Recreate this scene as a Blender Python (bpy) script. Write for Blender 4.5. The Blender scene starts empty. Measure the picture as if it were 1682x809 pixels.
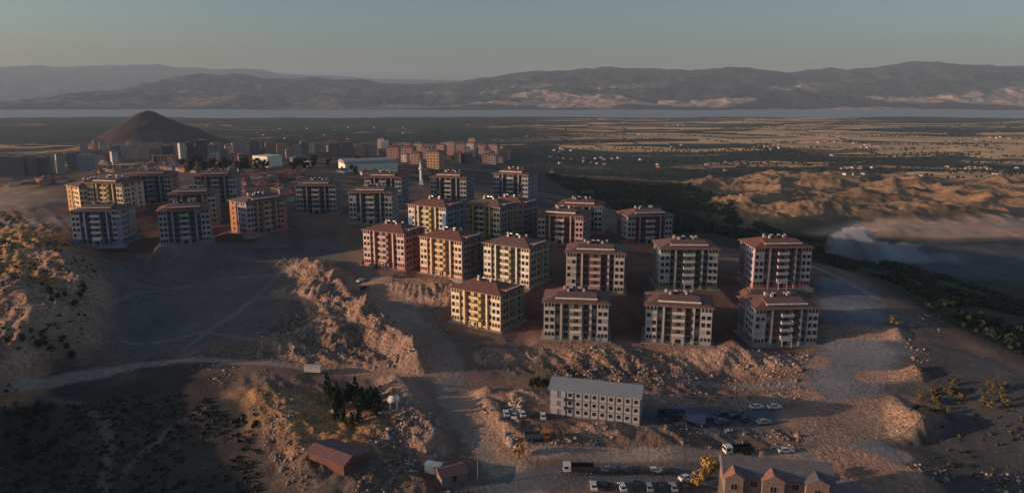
import bpy, bmesh, math, random, time
import numpy as np
from math import sin, cos, tan, radians, atan, pi, sqrt
from mathutils import Vector, Matrix

random.seed(7)
RNG = np.random.default_rng(11)
SC = bpy.context.scene
COL = SC.collection

# ------------------------------------------------------------------ camera, sky, sun, exposure
PITCH = radians(12.0); F = 1201.0; CAMH = 150.0
cam_d = bpy.data.cameras.new('camera'); cam = bpy.data.objects.new('camera', cam_d); COL.objects.link(cam)
cam.location = (0, 0, CAMH); cam.rotation_euler = (radians(90) - PITCH, 0, 0)
cam_d.sensor_width = 36; cam_d.lens = 36 * F / 1682; cam_d.clip_start = 1; cam_d.clip_end = 60000
SC.camera = cam

SUN_EL = radians(8.0); SUN_TURN = radians(6.0)          # low evening sun from the left
sun_dir = Vector((-cos(SUN_TURN) * cos(SUN_EL), -sin(SUN_TURN) * cos(SUN_EL), sin(SUN_EL)))
w = bpy.data.worlds.new('World'); SC.world = w; w.use_nodes = True
nt = w.node_tree; bg = nt.nodes['Background']
sky = nt.nodes.new('ShaderNodeTexSky'); sky.sky_type = 'NISHITA'; sky.sun_disc = False
sky.sun_elevation = SUN_EL; sky.sun_rotation = math.atan2(sun_dir.x, sun_dir.y)
sky.altitude = 900; sky.air_density = 1.0; sky.dust_density = 4.5; sky.ozone_density = 2.2
hs = nt.nodes.new('ShaderNodeHueSaturation'); hs.inputs['Saturation'].default_value = .95
nt.links.new(sky.outputs[0], hs.inputs['Color']); nt.links.new(hs.outputs[0], bg.inputs[0]); bg.inputs[1].default_value = 0.115
sd = bpy.data.lights.new('sun', 'SUN'); sd.energy = 5.0; sd.angle = radians(0.6); sd.color = (1.0, 0.62, 0.40)
so = bpy.data.objects.new('sun', sd); COL.objects.link(so)
so.rotation_euler = (-sun_dir).to_track_quat('-Z', 'Y').to_euler()
vs = SC.view_settings; vs.view_transform = 'Standard'; vs.look = 'None'; vs.gamma = 1.0; vs.use_curve_mapping = False
vs.exposure = 0.2
SC.cycles.volume_bounces = 0
SC.cycles.max_bounces = 5

# ------------------------------------------------------------------ helpers: picture point -> place in the world
def ray(u, v):
    dx = (u - 841) / F; dy = (404.5 - v) / F
    return np.array([dx, cos(PITCH) + dy * sin(PITCH), -sin(PITCH) + dy * cos(PITCH)])
def on_level(u, v, z):
    r = ray(u, v); t = (z - CAMH) / r[2]; return r[0] * t, r[1] * t, z
def at_depth(u, v, D):
    r = ray(u, v); return r[0] * D, r[1] * D, CAMH + r[2] * D

# ------------------------------------------------------------------ noise
def _hash(ix, iy, seed):
    h = (ix.astype(np.int64) * 374761393 + iy.astype(np.int64) * 668265263 + seed * 1442695041) & 0xffffffff
    h = ((h ^ (h >> 13)) * 1274126177) & 0xffffffff
    return ((h ^ (h >> 16)) & 0xffffff) / float(0xffffff)
def vnoise(x, y, seed=0):
    ix = np.floor(x); iy = np.floor(y); fx = x - ix; fy = y - iy
    fx = fx * fx * fx * (fx * (fx * 6 - 15) + 10); fy = fy * fy * fy * (fy * (fy * 6 - 15) + 10)
    a = _hash(ix, iy, seed); b = _hash(ix + 1, iy, seed); c = _hash(ix, iy + 1, seed); d = _hash(ix + 1, iy + 1, seed)
    return (a + (b - a) * fx) * (1 - fy) + (c + (d - c) * fx) * fy
def fbm(x, y, scale, octv=4, seed=0, gain=0.5, ridged=False):
    s = 0; a = 1; t = 0; f = 1.0 / scale; ca, sa = cos(0.6), sin(0.6)
    for k in range(octv):
        xr = x * ca - y * sa; yr = x * sa + y * ca; x, y = xr, yr
        n = vnoise(x * f + 17.3 * k, y * f - 9.1 * k, seed + k * 31)
        n = 1 - np.abs(2 * n - 1) if ridged else 2 * n - 1
        s = s + a * n; t += a; a *= gain; f *= 2.03
    return s / t

# ------------------------------------------------------------------ ground level from estimated points, plus an added unseen ridge
PTS = []
def cp(*rows):
    for u, v, z in rows: PTS.append(on_level(u, v, z))
cp((0,809,44),(250,809,45),(450,790,49),(600,800,50),(760,800,48.5),(850,805,48.5),(1000,800,49.2),(1150,800,49.2),(1400,800,50),(1682,800,52),
   (0,720,49),(200,700,50),(400,700,52),(430,660,54.5),(560,745,53),(650,700,53.5),(780,700,53),(790,745,51.2),
   (900,742,53),(1100,742,53.4),(1350,740,53.6),(900,785,50),(1100,785,50),(1350,785,50.4),(1450,740,54),(1682,720,57),
   (880,690,55),(1040,695,55),(1150,680,55.2),(1300,680,55.3),(1450,690,55.5),(1600,680,58),
   (780,640,55),(850,640,56),(1000,612,57),(1100,610,57),(1000,577,60.5),(1200,602,57.5),(1200,582,60.5),(1340,592,59.5),(820,575,60),(850,606,57),
   (1400,600,60),(1520,600,62),(1682,640,62),
   (0,640,55),(150,608,56),(350,594,58),(500,605,57.5),(620,612,57),(710,605,58),
   (450,640,56),(560,650,54),(560,690,53),
   (200,540,61),(350,530,62),(450,530,62),(250,460,65.5),(400,450,67),(460,500,64),
   (300,412,72.5),(180,412,73),(430,400,73),(550,400,72),
   (150,480,73),(130,540,68.5),(160,430,76),(60,480,76),(60,400,82),(20,430,79),(0,560,68),(30,600,61),(60,340,86),(0,340,85),(90,330,85),(30,300,84),
   (600,480,66),(650,520,63.5),(700,560,61),(620,462,69),(700,480,67),(720,520,63.5),
   (440,282,82),(600,288,82),(550,335,80),(300,290,79),(50,300,32),(300,262,72),(550,262,70),(750,265,66),(820,270,54),
   (950,310,40),(1040,340,40),(1130,402,69),(1340,436,71),(1500,520,67),(1682,605,63),(1440,480,69),
   (1682,520,32),(1500,470,36),(1400,436,40),(1250,394,36),(1150,360,25),(1682,450,16),(1500,425,18),(1400,405,18),
   (1200,380,20),(1450,378,28),(1650,375,28),(1200,330,20),(1450,330,22),(1650,330,22),(1450,300,12),(1100,300,8),(900,290,25),
   (240,236,18),(500,225,8))
PTS += [(-190,200,64),(-192,160,65),(-196,120,65),(-300,200,58),(-320,350,70),(-450,300,50),(-700,300,30),(-270,420,86),(-420,520,60),  # first points: ridge left of the view, raised to shade the near field
        (350,200,60),(350,330,28),(0,60,46),(200,60,46),(-150,60,46),(-196,60,66),(600,300,15),(1200,300,10),(-1500,600,10)]
for yy in (1500, 2600, 4000, 5200):
    for xx in (-4200, -2400, -1100, 0, 1100, 2400, 4200):
        PTS.append((xx, yy, 3.0 if yy < 2000 else 0.5))

# apartment blocks: name-less rows of (u of reference corner, v of its foot, depth, which corner, turn of the front, storeys, scheme, label)
BLD = []
def b(u, v, D, corner, turn, fl, scheme, label, z=None): BLD.append((u, v, D, corner, turn, fl, scheme, label))
b(998,561,262,'R',-7,5,'white','white five storey apartment block directly right of the lone yellow five storey block')
b(1167,568,260,'R',-11,5,'white_brown','pale five storey apartment block in the front row, second from its right end')
b(1237,569,262,'L',3,5,'grey','grey five storey apartment block at the right end of the front row')
b(822,545,274,'R',-33,5,'yellow','sunlit yellow five storey apartment block standing alone at the left end of the front row')
b(1024,484,292,'R',-8,6,'white_maroon','white six storey apartment block with maroon centre, behind the white five storey block')
b(1082,475,294,'L',-2,6,'olive','six storey apartment block with olive green lower walls, left of the dull pink one')
b(1236,474,292,'L',3,6,'pink_grey','six storey apartment block with dull pink lower walls nearest the plateau edge')
b(869,473,303,'R',-33,6,'white_green','sunlit white six storey apartment block with green balcony strip behind the lone yellow block')
b(759,459,314,'R',-33,6,'peach','sunlit peach apartment block between the salmon one and the white one with green balcony strip')
b(665,444,328,'R',-28,6,'salmon','salmon pink six storey apartment block beside the row of parked cars')
b(733,398,350,'R',-32,6,'blue_yellow','apartment block with blue lower left wall and yellow upper strip behind the peach block')
b(821,397,356,'R',-36,6,'gold','golden yellow six storey apartment block behind the white and green one')
b(858,390,376,'R',-31,6,'pink','pink apartment block with a pale red roof, mostly hidden behind the golden yellow block')
b(957,403,354,'R',-20,5,'salmon_grey','pinkish five storey block with white balconies behind the white one with maroon centre')
b(988,384,374,'R',-12,5,'white_brown','pale apartment block peeping over the roof of the pinkish one with white balconies')
b(1030,402,358,'L',10,5,'dark_red','dim grey apartment block with dark red recesses, farthest right of the rear blocks')
b(766,337,446,'R',-14,6,'slate','slate grey apartment block behind the blue and yellow one, near the minaret')
b(867,332,448,'R',-22,6,'slate_blue','dim blue grey apartment block at the back right corner, above the pink roof')
b(660,337,446,'R',-8,6,'slate','slate grey apartment block behind the teal grey one, left of the minaret')
b(645,368,388,'R',-3,6,'teal','shaded teal grey apartment block above the salmon block roof')
b(553,352,425,'R',0,6,'slate','shaded grey apartment block alone on open ground left of the teal grey one')
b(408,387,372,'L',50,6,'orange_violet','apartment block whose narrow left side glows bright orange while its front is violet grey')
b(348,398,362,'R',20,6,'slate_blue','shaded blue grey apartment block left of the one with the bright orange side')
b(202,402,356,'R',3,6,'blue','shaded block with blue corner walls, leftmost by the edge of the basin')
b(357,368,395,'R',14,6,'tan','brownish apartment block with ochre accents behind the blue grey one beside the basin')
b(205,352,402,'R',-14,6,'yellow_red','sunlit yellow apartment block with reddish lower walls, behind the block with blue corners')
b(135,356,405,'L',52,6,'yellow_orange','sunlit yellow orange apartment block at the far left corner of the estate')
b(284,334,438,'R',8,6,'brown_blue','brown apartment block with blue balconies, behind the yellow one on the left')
b(390,335,432,'R',10,6,'slate','shaded pale grey apartment block at the back of the left group, behind the brownish one')
BL, BW, FH = 23.0, 16.4, 2.7
PLACED = []
for (u, v, D, corner, turn, fl, scheme, label) in BLD:
    x, y, z = at_depth(u, v, D); a = radians(turn)
    lx = BL / 2 if corner == 'R' else -BL / 2; ly = -BW / 2
    cx = x - (lx * cos(a) - ly * sin(a)); cy = y - (lx * sin(a) + ly * cos(a))
    PLACED.append((cx, cy, z, a, fl, scheme, label))
    PTS.append((cx, cy, z))

P3 = np.array(PTS, float)
C2 = 6.0 ** 2
def _rbf(dx, dy): return np.sqrt(dx * dx + dy * dy + C2)
_n = len(P3)
A = np.zeros((_n + 3, _n + 3))
A[:_n, :_n] = _rbf(P3[:, 0][:, None] - P3[:, 0][None], P3[:, 1][:, None] - P3[:, 1][None]) + 0.15 * np.eye(_n)
A[:_n, _n] = A[_n, :_n] = 1; A[:_n, _n + 1] = A[_n + 1, :_n] = P3[:, 0]; A[:_n, _n + 2] = A[_n + 2, :_n] = P3[:, 1]
WTS = np.linalg.solve(A, np.concatenate([P3[:, 2], [0, 0, 0]]))
def base_h(x, y):
    x = np.asarray(x, float); y = np.asarray(y, float)
    s = np.full(x.shape, WTS[_n])
    s = s + WTS[_n + 1] * x + WTS[_n + 2] * y
    for k in range(_n): s += WTS[k] * _rbf(x - P3[k, 0], y - P3[k, 1])
    return s
def at(u, v):
    """where the line of sight through picture point (u, v) meets the surveyed ground"""
    r = ray(u, v); t = np.geomspace(130, 5200, 700)
    zz = CAMH + r[2] * t - base_h(r[0] * t, r[1] * t)
    k = np.argmax(zz < 0)
    if zz[k] >= 0: k = 699
    a0, a1 = (t[max(k - 1, 0)], t[k])
    tt = a0 + (a1 - a0) * zz[max(k - 1, 0)] / (zz[max(k - 1, 0)] - zz[k] + 1e-9) if k else t[0]
    return r[0] * tt, r[1] * tt
def path(pl): return [at(*p) for p in pl]

def seg_dist(x, y, pl):
    d = np.full(x.shape, 1e9)
    for (x0, y0), (x1, y1) in zip(pl[:-1], pl[1:]):
        ex, ey = x1 - x0, y1 - y0; L2 = ex * ex + ey * ey + 1e-9
        t = np.clip(((x - x0) * ex + (y - y0) * ey) / L2, 0, 1)
        d = np.minimum(d, np.hypot(x - x0 - t * ex, y - y0 - t * ey))
    return d
def inside(x, y, pg):
    r = np.zeros(x.shape, bool); n = len(pg)
    for i in range(n):
        x0, y0 = pg[i]; x1, y1 = pg[(i + 1) % n]
        if y0 == y1: continue
        r ^= ((y0 > y) != (y1 > y)) & (x < (x1 - x0) * (y - y0) / (y1 - y0) + x0)
    return r
def area(x, y, pg, soft=4.0):
    d = seg_dist(x, y, pg + [pg[0]]); d = np.where(inside(x, y, pg), d, -d)
    return np.clip(d / (2 * soft) + 0.5, 0, 1)
def sm(e0, e1, v):
    t = np.clip((v - e0) / (e1 - e0), 0, 1); return t * t * (3 - 2 * t)

# rubble banks: (crest polyline in the photograph, height, half width)
BANKS = [([(488,432),(505,455),(520,490),(540,530),(560,560)], 3.0, 7),
         ([(515,440),(560,478),(590,510),(630,545),(680,582),(712,600)], 5.6, 9.5),
         ([(455,560),(500,582),(560,598),(640,606)], 1.8, 6),
         ([(440,655),(470,700),(480,740),(500,770)], 2.0, 8),
         ([(650,625),(690,690),(705,735)], 2.2, 7),
         ([(780,655),(800,690),(850,735)], 3.2, 6),
         ([(800,584),(900,588),(1000,590),(1150,592),(1340,594)], 1.2, 5),
         ([(800,650),(900,652)], 0.8, 4),
         ([(1060,655),(1200,660),(1330,650)], 0.9, 5),
         ([(960,705),(1010,705)], 1.6, 4),
         ([(640,462),(700,470),(745,480)], 1.5, 6),
         ([(95,420),(140,470),(120,530)], 2.5, 10),
         ([(20,470),(60,520),(30,560)], 3.0, 10)]
BANKS = [(path(p), h, wd) for p, h, wd in BANKS]
# dumped earth ramps: foot on the left, lip on the right, half width, height, furrow depth
RAMPS = [(at(*a_), at(*b_), hw, h, fr) for a_, b_, hw, h, fr in [((1345,690),(1474,684),11.0,7.5,.85),((1358,545),(1470,548),5.0,4.2,.15),
         ((1425,618),(1505,616),3.6,3.0,.15),((1385,752),(1500,800),6.5,4.2,.5),((600,478),(745,492),7.0,3.0,.35),((470,480),(530,490),6,1.5,.4),((505,545),(560,553),6,2.0,.4),((560,520),(600,525),6,3.0,.4),((640,585),(706,598),7,4.0,.4)]]
BADL = path([(1120,306),(1250,292),(1450,296),(1682,300),(1900,330),(1760,368),(1600,360),(1450,362),(1330,372),(1235,384),(1180,350),(1150,330)])
ROUGH = [(path(p), a) for p, a in [
    ([(470,420),(520,430),(600,490),(720,590),(700,615),(520,600),(420,585),(440,540),(480,520)], 1.0),
    ([(790,568),(1340,578),(1340,604),(1000,625),(860,610),(790,600)], 1.0),
    ([(-200,360),(110,380),(170,420),(160,520),(120,590),(-200,620)], 1.0),
    ([(400,620),(640,630),(720,700),(720,800),(480,800),(420,700)], .8),
    ([(780,650),(870,650),(860,760),(790,700)], .9),
    ([(1040,600),(1340,600),(1340,665),(1060,660)], .5),
    ([(880,695),(1400,705),(1400,735),(880,735)], .6),
    ([(640,455),(760,465),(745,540),(700,500)], .7),
    ([(1380,720),(1480,740),(1560,809),(1400,800)], .5),
    ([(1400,590),(1480,590),(1500,700),(1380,680)], .35),
    ([(560,740),(780,740),(800,830),(560,830)], .9)]]
CONE = at_depth(238, 180, 1870)
def near_shore(x): return 4200 + 170 * np.sin(x / 900.0 + 1) + 0.06 * np.abs(x - 800) + 260 * fbm(x, x*0 + 7.0, 620, 4, 12)
def ground_h(x, y, fine=True):
    z = base_h(x, y)
    near = (y < 700) & (np.abs(x) < 450)
    R = np.hypot(x, y)
    z += fbm(x, y, 60, 4, 3) * np.clip((R - 350) / 900, 0, 1) * 4.0
    z += fbm(x, y, 14, 4, 5) * 0.45
    z += fbm(x, y*1.6, 300, 5, 6, .6) * 8 * sm(1100, 1900, y) * (1 - sm(3300, 4100, y))
    i = near
    xn, yn = x[i], y[i]; zn = z[i]
    rough = np.zeros(xn.shape)
    for pg, a in ROUGH: rough = np.maximum(rough, a * area(xn, yn, pg, 5))
    for pl, h, wd in BANKS:
        d = seg_dist(xn, yn, pl) + fbm(xn, yn, 9, 3, 8) * wd * 0.35
        k = np.clip(1 - d / wd, 0, 1)
        zn += h * k ** 0.8 * (0.8 + 0.4 * fbm(xn, yn, 12, 2, 9)); rough = np.maximum(rough, sm(0, .4, k) * .8)
    lump = fbm(xn, yn, 4.2, 4, 21, .6) * 1.5 + (fbm(xn, yn, 7, 3, 22, .55, True) - .5) * 1.8
    st = fbm(xn*.82+yn*.57, (yn*.82-xn*.57)*.28, 1.9, 3, 27, .6)
    zn += rough * (lump * .55 + st * 1.3) + (1 - rough) * fbm(xn, yn, 3.0, 3, 23) * 0.10
    for (ax, ay), (bx_, by_), hw, h, fr in RAMPS:
        ex, ey = bx_-ax, by_-ay; L_ = math.hypot(ex, ey); ex /= L_; ey /= L_
        t = ((xn-ax)*ex + (yn-ay)*ey); c_ = -(xn-ax)*ey + (yn-ay)*ex + fbm(xn, yn, 8, 3, 33)*hw*.3
        k = np.clip(t/L_, 0, 1)*(1 - sm(L_, L_+h*.9, t))*sm(hw*1.25, hw*.75, np.abs(c_))
        f_ = fr*np.sin((t + c_*.35 + fbm(xn, yn, 6, 2, 34)*1.2)*2*pi/2.8)*sm(.03,.15,k)
        zn = zn + h*k + f_
    pads = np.ones(xn.shape)
    for (cx, cy, bz, a, fl, s, l) in PLACED:
        lx = (xn - cx) * cos(a) + (yn - cy) * sin(a); ly = -(xn - cx) * sin(a) + (yn - cy) * cos(a)
        d = np.maximum(np.abs(lx) - BL / 2 - .8, np.abs(ly) - BW / 2 - .8)
        k = 1 - sm(0, 7, d); zn = zn * (1 - k) + (bz) * k
    for pl, wd, c in ROADS:
        d = seg_dist(xn, yn, pl); k = 1 - sm(wd * .8, wd * 1.9, d)
        if c != 'faint': zn = zn * (1 - k) + base_h(xn, yn) * k if k.max() > 0 else zn
    z[i] = zn
    # badlands, cone and lake bed
    m = area(x, y, BADL, 30) * (R > 500)
    j = m > 0
    xr = (x[j] + y[j] * .35) ; yr = y[j] - x[j] * .2
    z[j] += m[j] * (27 * fbm(xr, yr, 105, 6, 41, .54, True) ** 1.5 - 8 + 4.5 * fbm(x[j], y[j], 40, 4, 42, .55, True))
    d = np.hypot((x - CONE[0]) / np.where(x > CONE[0], 1.35, 1.0), (y - CONE[1]) / 1.2)
    dd = d * (1 + .10 * fbm(x, y, 60, 3, 44))
    k = np.clip(1.10 - np.sqrt(dd*dd + 28*28) / 160, 0, 1)
    z = z + (CONE[2] - 16) * (k * k * (1.9 - .9 * k)) * (1 + .22 * (fbm(x, y, 70, 5, 45, .55, True) - .6))
    z = np.where(y > near_shore(x) - 40, z * (1 - sm(-40, 60, y - near_shore(x))) - 9 * sm(-40, 60, y - near_shore(x)), np.where(y > 1300, np.maximum(z, .4), z))
    return z
ROADS = [(path(p), wd, c) for p, wd, c in [
    ([(-60,642),(0,639),(80,630),(160,612),(230,598),(300,591),(400,594),(500,603),(620,613),(705,618)], 1.6, 'light'),
    ([(600,470),(640,500),(690,540),(725,575),(738,620),(755,670),(790,725),(840,780),(880,830)], 5.5, 'road'),
    ([(845,745),(950,744),(1150,746),(1330,745),(1480,748)], 2.6, 'light'),
    ([(800,800),(900,785),(1050,780),(1200,782)], 4.0, 'dark'),
    ([(1390,470),(1400,520),(1395,600),(1385,680),(1400,740),(1430,800)], 12.0, 'slate'),
    ([(1060,675),(1200,676),(1300,682),(1400,678)], 4.5, 'dark'),
    ([(1180,424),(1330,436),(1392,462),(1440,490)], 2.0, 'light'),
    ([(150,412),(300,412),(470,404)], 2.0, 'grey'),
    ([(-20,326),(30,338),(52,352),(60,375)], 1.6, 'light'),
    ([(66,338),(84,350),(102,370)], 1.2, 'light'),
    ([(60,655),(130,662),(168,690),(182,730),(172,770),(165,830)], 1.7, 'faint'),
    ([(330,672),(280,705),(235,745),(185,790)], 1.4, 'faint'),
    ([(560,470),(640,460),(760,475)], 2.5, 'light'),
    ([(1120,622),(1330,630)], 2.5, 'grey'),
    ([(170,505),(230,480),(330,462),(440,452)], .9, 'grey'), ([(300,575),(380,520),(440,470),(480,430)], 1.2, 'grey'), ([(200,560),(330,545),(430,560)], .8, 'grey')]]

T0 = time.time(); print('survey done')
# ------------------------------------------------------------------ materials
MATS = {}
def mat(name, col, rough=0.8, spec=0.25, metal=0.0, vary=0.18, scale=0.6, bump=0.0):
    if name in MATS: return MATS[name]
    m = bpy.data.materials.new(name); m.use_nodes = True; n = m.node_tree.nodes; l = m.node_tree.links
    p = n['Principled BSDF']; p.inputs['Roughness'].default_value = rough; p.inputs['Specular IOR Level'].default_value = spec; p.inputs['Metallic'].default_value = metal
    tc = n.new('ShaderNodeTexCoord'); no = n.new('ShaderNodeTexNoise'); no.inputs['Scale'].default_value = scale; no.inputs['Detail'].default_value = 6
    l.new(tc.outputs['Object'], no.inputs['Vector'])
    mr = n.new('ShaderNodeMapRange'); mr.inputs[1].default_value = .3; mr.inputs[2].default_value = .7; mr.inputs[3].default_value = 1 - vary; mr.inputs[4].default_value = 1 + vary
    l.new(no.outputs[0], mr.inputs[0])
    vm = n.new('ShaderNodeVectorMath'); vm.operation = 'SCALE'; vm.inputs[0].default_value = col[:3]
    l.new(mr.outputs[0], vm.inputs['Scale']); l.new(vm.outputs[0], p.inputs['Base Color'])
    if bump:
        bp = n.new('ShaderNodeBump'); bp.inputs['Distance'].default_value = bump; l.new(no.outputs[0], bp.inputs['Height']); l.new(bp.outputs[0], p.inputs['Normal'])
    MATS[name] = m; return m
def tile_mat(name, col):
    if name in MATS: return MATS[name]
    m = mat(name, col, .75, .3, 0, .25, .8); n = m.node_tree.nodes; l = m.node_tree.links
    wv = n.new('ShaderNodeTexWave'); wv.inputs['Scale'].default_value = 1.1; wv.inputs['Distortion'].default_value = .4
    tc = [q for q in n if q.type == 'TEX_COORD'][0]; l.new(tc.outputs['Object'], wv.inputs['Vector'])
    bp = n.new('ShaderNodeBump'); bp.inputs['Distance'].default_value = .05; bp.inputs['Strength'].default_value = .6
    l.new(wv.outputs['Fac'], bp.inputs['Height']); l.new(bp.outputs[0], n['Principled BSDF'].inputs['Normal'])
    return m
GLASS = mat('window_glass', (.018, .02, .025), .25, .5, 0, .3, 3)
FRAME = mat('window_frame', (.36, .34, .33), .5)
TILE = tile_mat('roof_tile', (.185, .082, .064))
TILE2 = tile_mat('roof_tile_dusty', (.16, .095, .08))
FASC = mat('fascia', (.72, .68, .64), .7)
CHIM = mat('chimney_plaster', (.6, .57, .54), .8)
TANK = mat('tank_metal', (.75, .75, .76), .35, .5, .3)
GUT = mat('eave_board', (.30, .22, .19), .8)
SCH = {   # main wall, accent, lower storey, balcony
 'white': ((.50,.46,.43),(.30,.25,.22),(.40,.36,.33),(.55,.52,.5)),
 'white_brown': ((.46,.43,.41),(.24,.20,.18),(.34,.30,.28),(.5,.48,.46)),
 'grey': ((.40,.39,.40),(.20,.18,.18),(.28,.27,.27),(.46,.44,.43)),
 'yellow': ((.74,.64,.47),(.60,.45,.22),(.70,.54,.34),(.66,.50,.26)),
 'white_maroon': ((.54,.48,.44),(.27,.14,.14),(.42,.34,.28),(.52,.40,.38)),
 'olive': ((.36,.37,.36),(.16,.18,.17),(.21,.23,.13),(.42,.44,.44)),
 'pink_grey': ((.42,.38,.40),(.24,.16,.18),(.42,.20,.20),(.46,.42,.42)),
 'white_green': ((.72,.66,.56),(.34,.34,.20),(.50,.42,.33),(.66,.60,.5)),
 'peach': ((.72,.57,.44),(.54,.33,.18),(.60,.36,.24),(.66,.5,.3)),
 'salmon': ((.62,.47,.43),(.46,.22,.19),(.50,.22,.18),(.50,.42,.40)),
 'blue_yellow': ((.62,.58,.52),(.50,.40,.16),(.10,.18,.34),(.56,.5,.4)),
 'gold': ((.72,.60,.42),(.50,.34,.12),(.44,.30,.12),(.60,.54,.46)),
 'pink': ((.56,.38,.36),(.45,.2,.2),(.45,.2,.2),(.5,.42,.4)),
 'salmon_grey': ((.46,.31,.28),(.32,.13,.11),(.36,.18,.16),(.56,.52,.5)),
 'dark_red': ((.32,.31,.33),(.22,.07,.07),(.24,.13,.13),(.38,.38,.4)),
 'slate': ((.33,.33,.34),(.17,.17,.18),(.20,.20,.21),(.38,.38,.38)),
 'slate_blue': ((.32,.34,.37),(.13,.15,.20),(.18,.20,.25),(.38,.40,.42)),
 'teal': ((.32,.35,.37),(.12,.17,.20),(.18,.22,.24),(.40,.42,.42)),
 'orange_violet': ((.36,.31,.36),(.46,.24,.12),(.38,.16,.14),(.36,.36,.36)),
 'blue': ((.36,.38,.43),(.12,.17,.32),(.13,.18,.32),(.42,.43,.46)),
 'tan': ((.40,.34,.28),(.26,.15,.10),(.34,.24,.16),(.42,.40,.36)),
 'yellow_red': ((.66,.54,.40),(.48,.30,.10),(.46,.18,.12),(.58,.5,.36)),
 'yellow_orange': ((.70,.54,.34),(.52,.30,.14),(.58,.32,.2),(.6,.5,.3)),
 'brown_blue': ((.38,.31,.27),(.14,.18,.28),(.24,.18,.17),(.20,.26,.36)),
}

# ------------------------------------------------------------------ mesh building
class MB:
    def __init__(s): s.v = []; s.f = []; s.m = []
    def quad(s, a, b_, c, d, m=0):
        k = len(s.v); s.v += [a, b_, c, d]; s.f.append((k, k+1, k+2, k+3)); s.m.append(m)
    def tri(s, a, b_, c, m=0):
        k = len(s.v); s.v += [a, b_, c]; s.f.append((k, k+1, k+2)); s.m.append(m)
    def box(s, x0, x1, y0, y1, z0, z1, m=0, top=None, taper=(0, 0)):
        tx, ty = taper; k = len(s.v)
        s.v += [(x0,y0,z0),(x1,y0,z0),(x1,y1,z0),(x0,y1,z0),(x0+tx,y0+ty,z1),(x1-tx,y0+ty,z1),(x1-tx,y1-ty,z1),(x0+tx,y1-ty,z1)]
        for q, mm in (((0,3,2,1),m),((4,5,6,7),m if top is None else top),((0,1,5,4),m),((1,2,6,5),m),((2,3,7,6),m),((3,0,4,7),m)):
            s.f.append(tuple(k+i for i in q)); s.m.append(mm)
    def tube(s, p0, p1, r0, r1=None, n=8, m=0):
        r1 = r0 if r1 is None else r1; p0 = Vector(p0); p1 = Vector(p1); d = (p1 - p0).normalized()
        a = d.orthogonal().normalized(); c = d.cross(a); k = len(s.v)
        for p, r in ((p0, r0), (p1, r1)):
            for i in range(n):
                t = 2*pi*i/n; s.v.append(tuple(p + (a*cos(t) + c*sin(t))*r))
        for i in range(n):
            j = (i+1) % n; s.f.append((k+i, k+j, k+n+j, k+n+i)); s.m.append(m)
        s.f.append(tuple(k+n-1-i for i in range(n))); s.m.append(m); s.f.append(tuple(k+n+i for i in range(n))); s.m.append(m)
    def prism(s, outline, x0, x1, m=0, cap=None):
        """outline: (y, z) points counter-clockwise seen from +x, extruded from x0 to x1"""
        k = len(s.v); n = len(outline)
        for x in (x0, x1): s.v += [(x, p[0], p[1]) for p in outline]
        for i in range(n):
            j = (i+1) % n; s.f.append((k+i, k+n+i, k+n+j, k+j)); s.m.append(m)
        cm = m if cap is None else cap
        s.f.append(tuple(k+i for i in range(n))); s.m.append(cm); s.f.append(tuple(k+n+n-1-i for i in range(n))); s.m.append(cm)
    def mesh(s, name, mats, smooth=False):
        me = bpy.data.meshes.new(name); me.from_pydata([tuple(p) for p in s.v], [], s.f)
        for q in mats: me.materials.append(q)
        me.polygons.foreach_set('material_index', s.m)
        if smooth: me.polygons.foreach_set('use_smooth', [True]*len(s.f))
        me.update(); return me
def put(name, me, parent=None, loc=(0,0,0), rz=0.0, scale=None):
    o = bpy.data.objects.new(name, me); COL.objects.link(o); o.location = loc; o.rotation_euler = (0,0,rz)
    if scale is not None: o.scale = scale
    if parent is not None: o.parent = parent
    return o
def tag(o, label=None, cat=None, group=None, kind=None):
    if label: o['label'] = label
    if cat: o['category'] = cat
    if group: o['group'] = group
    if kind: o['kind'] = kind
    return o
def copy_tree(o, parent=None):
    c = o.copy(); COL.objects.link(c)
    if parent is not None: c.parent = parent
    for ch in list(o.children): copy_tree(ch, c)
    return c

# ------------------------------------------------------------------ the ground sheet
def axis_dense(lo, hi, step, grow, far_lo, far_hi):
    a = list(np.arange(lo, hi, step)); s = step
    x = a[-1]
    while x < far_hi:
        s = min(max(step, (x - hi) * grow + step), 90); x += s; a.append(x)
    x = a[0]; b_ = []
    while x > far_lo:
        s = min(max(step, (lo - x) * grow + step), 90); x -= s; b_.append(x)
    return np.array(b_[::-1] + a)
XS = axis_dense(-235, 235, 0.8, .0070, -4600, 4600)
YS = axis_dense(165, 400, 0.8, .0058, -200, 5200)
X, Y = np.meshgrid(XS, YS); X = X.ravel(); Y = Y.ravel()
print('grid', len(XS), len(YS), len(X))
Z = ground_h(X, Y)
def hz(x, y):
    """ground level at a place, read off the finished sheet"""
    i = min(max(np.searchsorted(XS, x) - 1, 0), len(XS) - 2); j = min(max(np.searchsorted(YS, y) - 1, 0), len(YS) - 2)
    fx = (x - XS[i]) / (XS[i+1] - XS[i]); fy = (y - YS[j]) / (YS[j+1] - YS[j]); n = len(XS)
    return float((Z[j*n+i]*(1-fx) + Z[j*n+i+1]*fx)*(1-fy) + (Z[(j+1)*n+i]*(1-fx) + Z[(j+1)*n+i+1]*fx)*fy)

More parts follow.
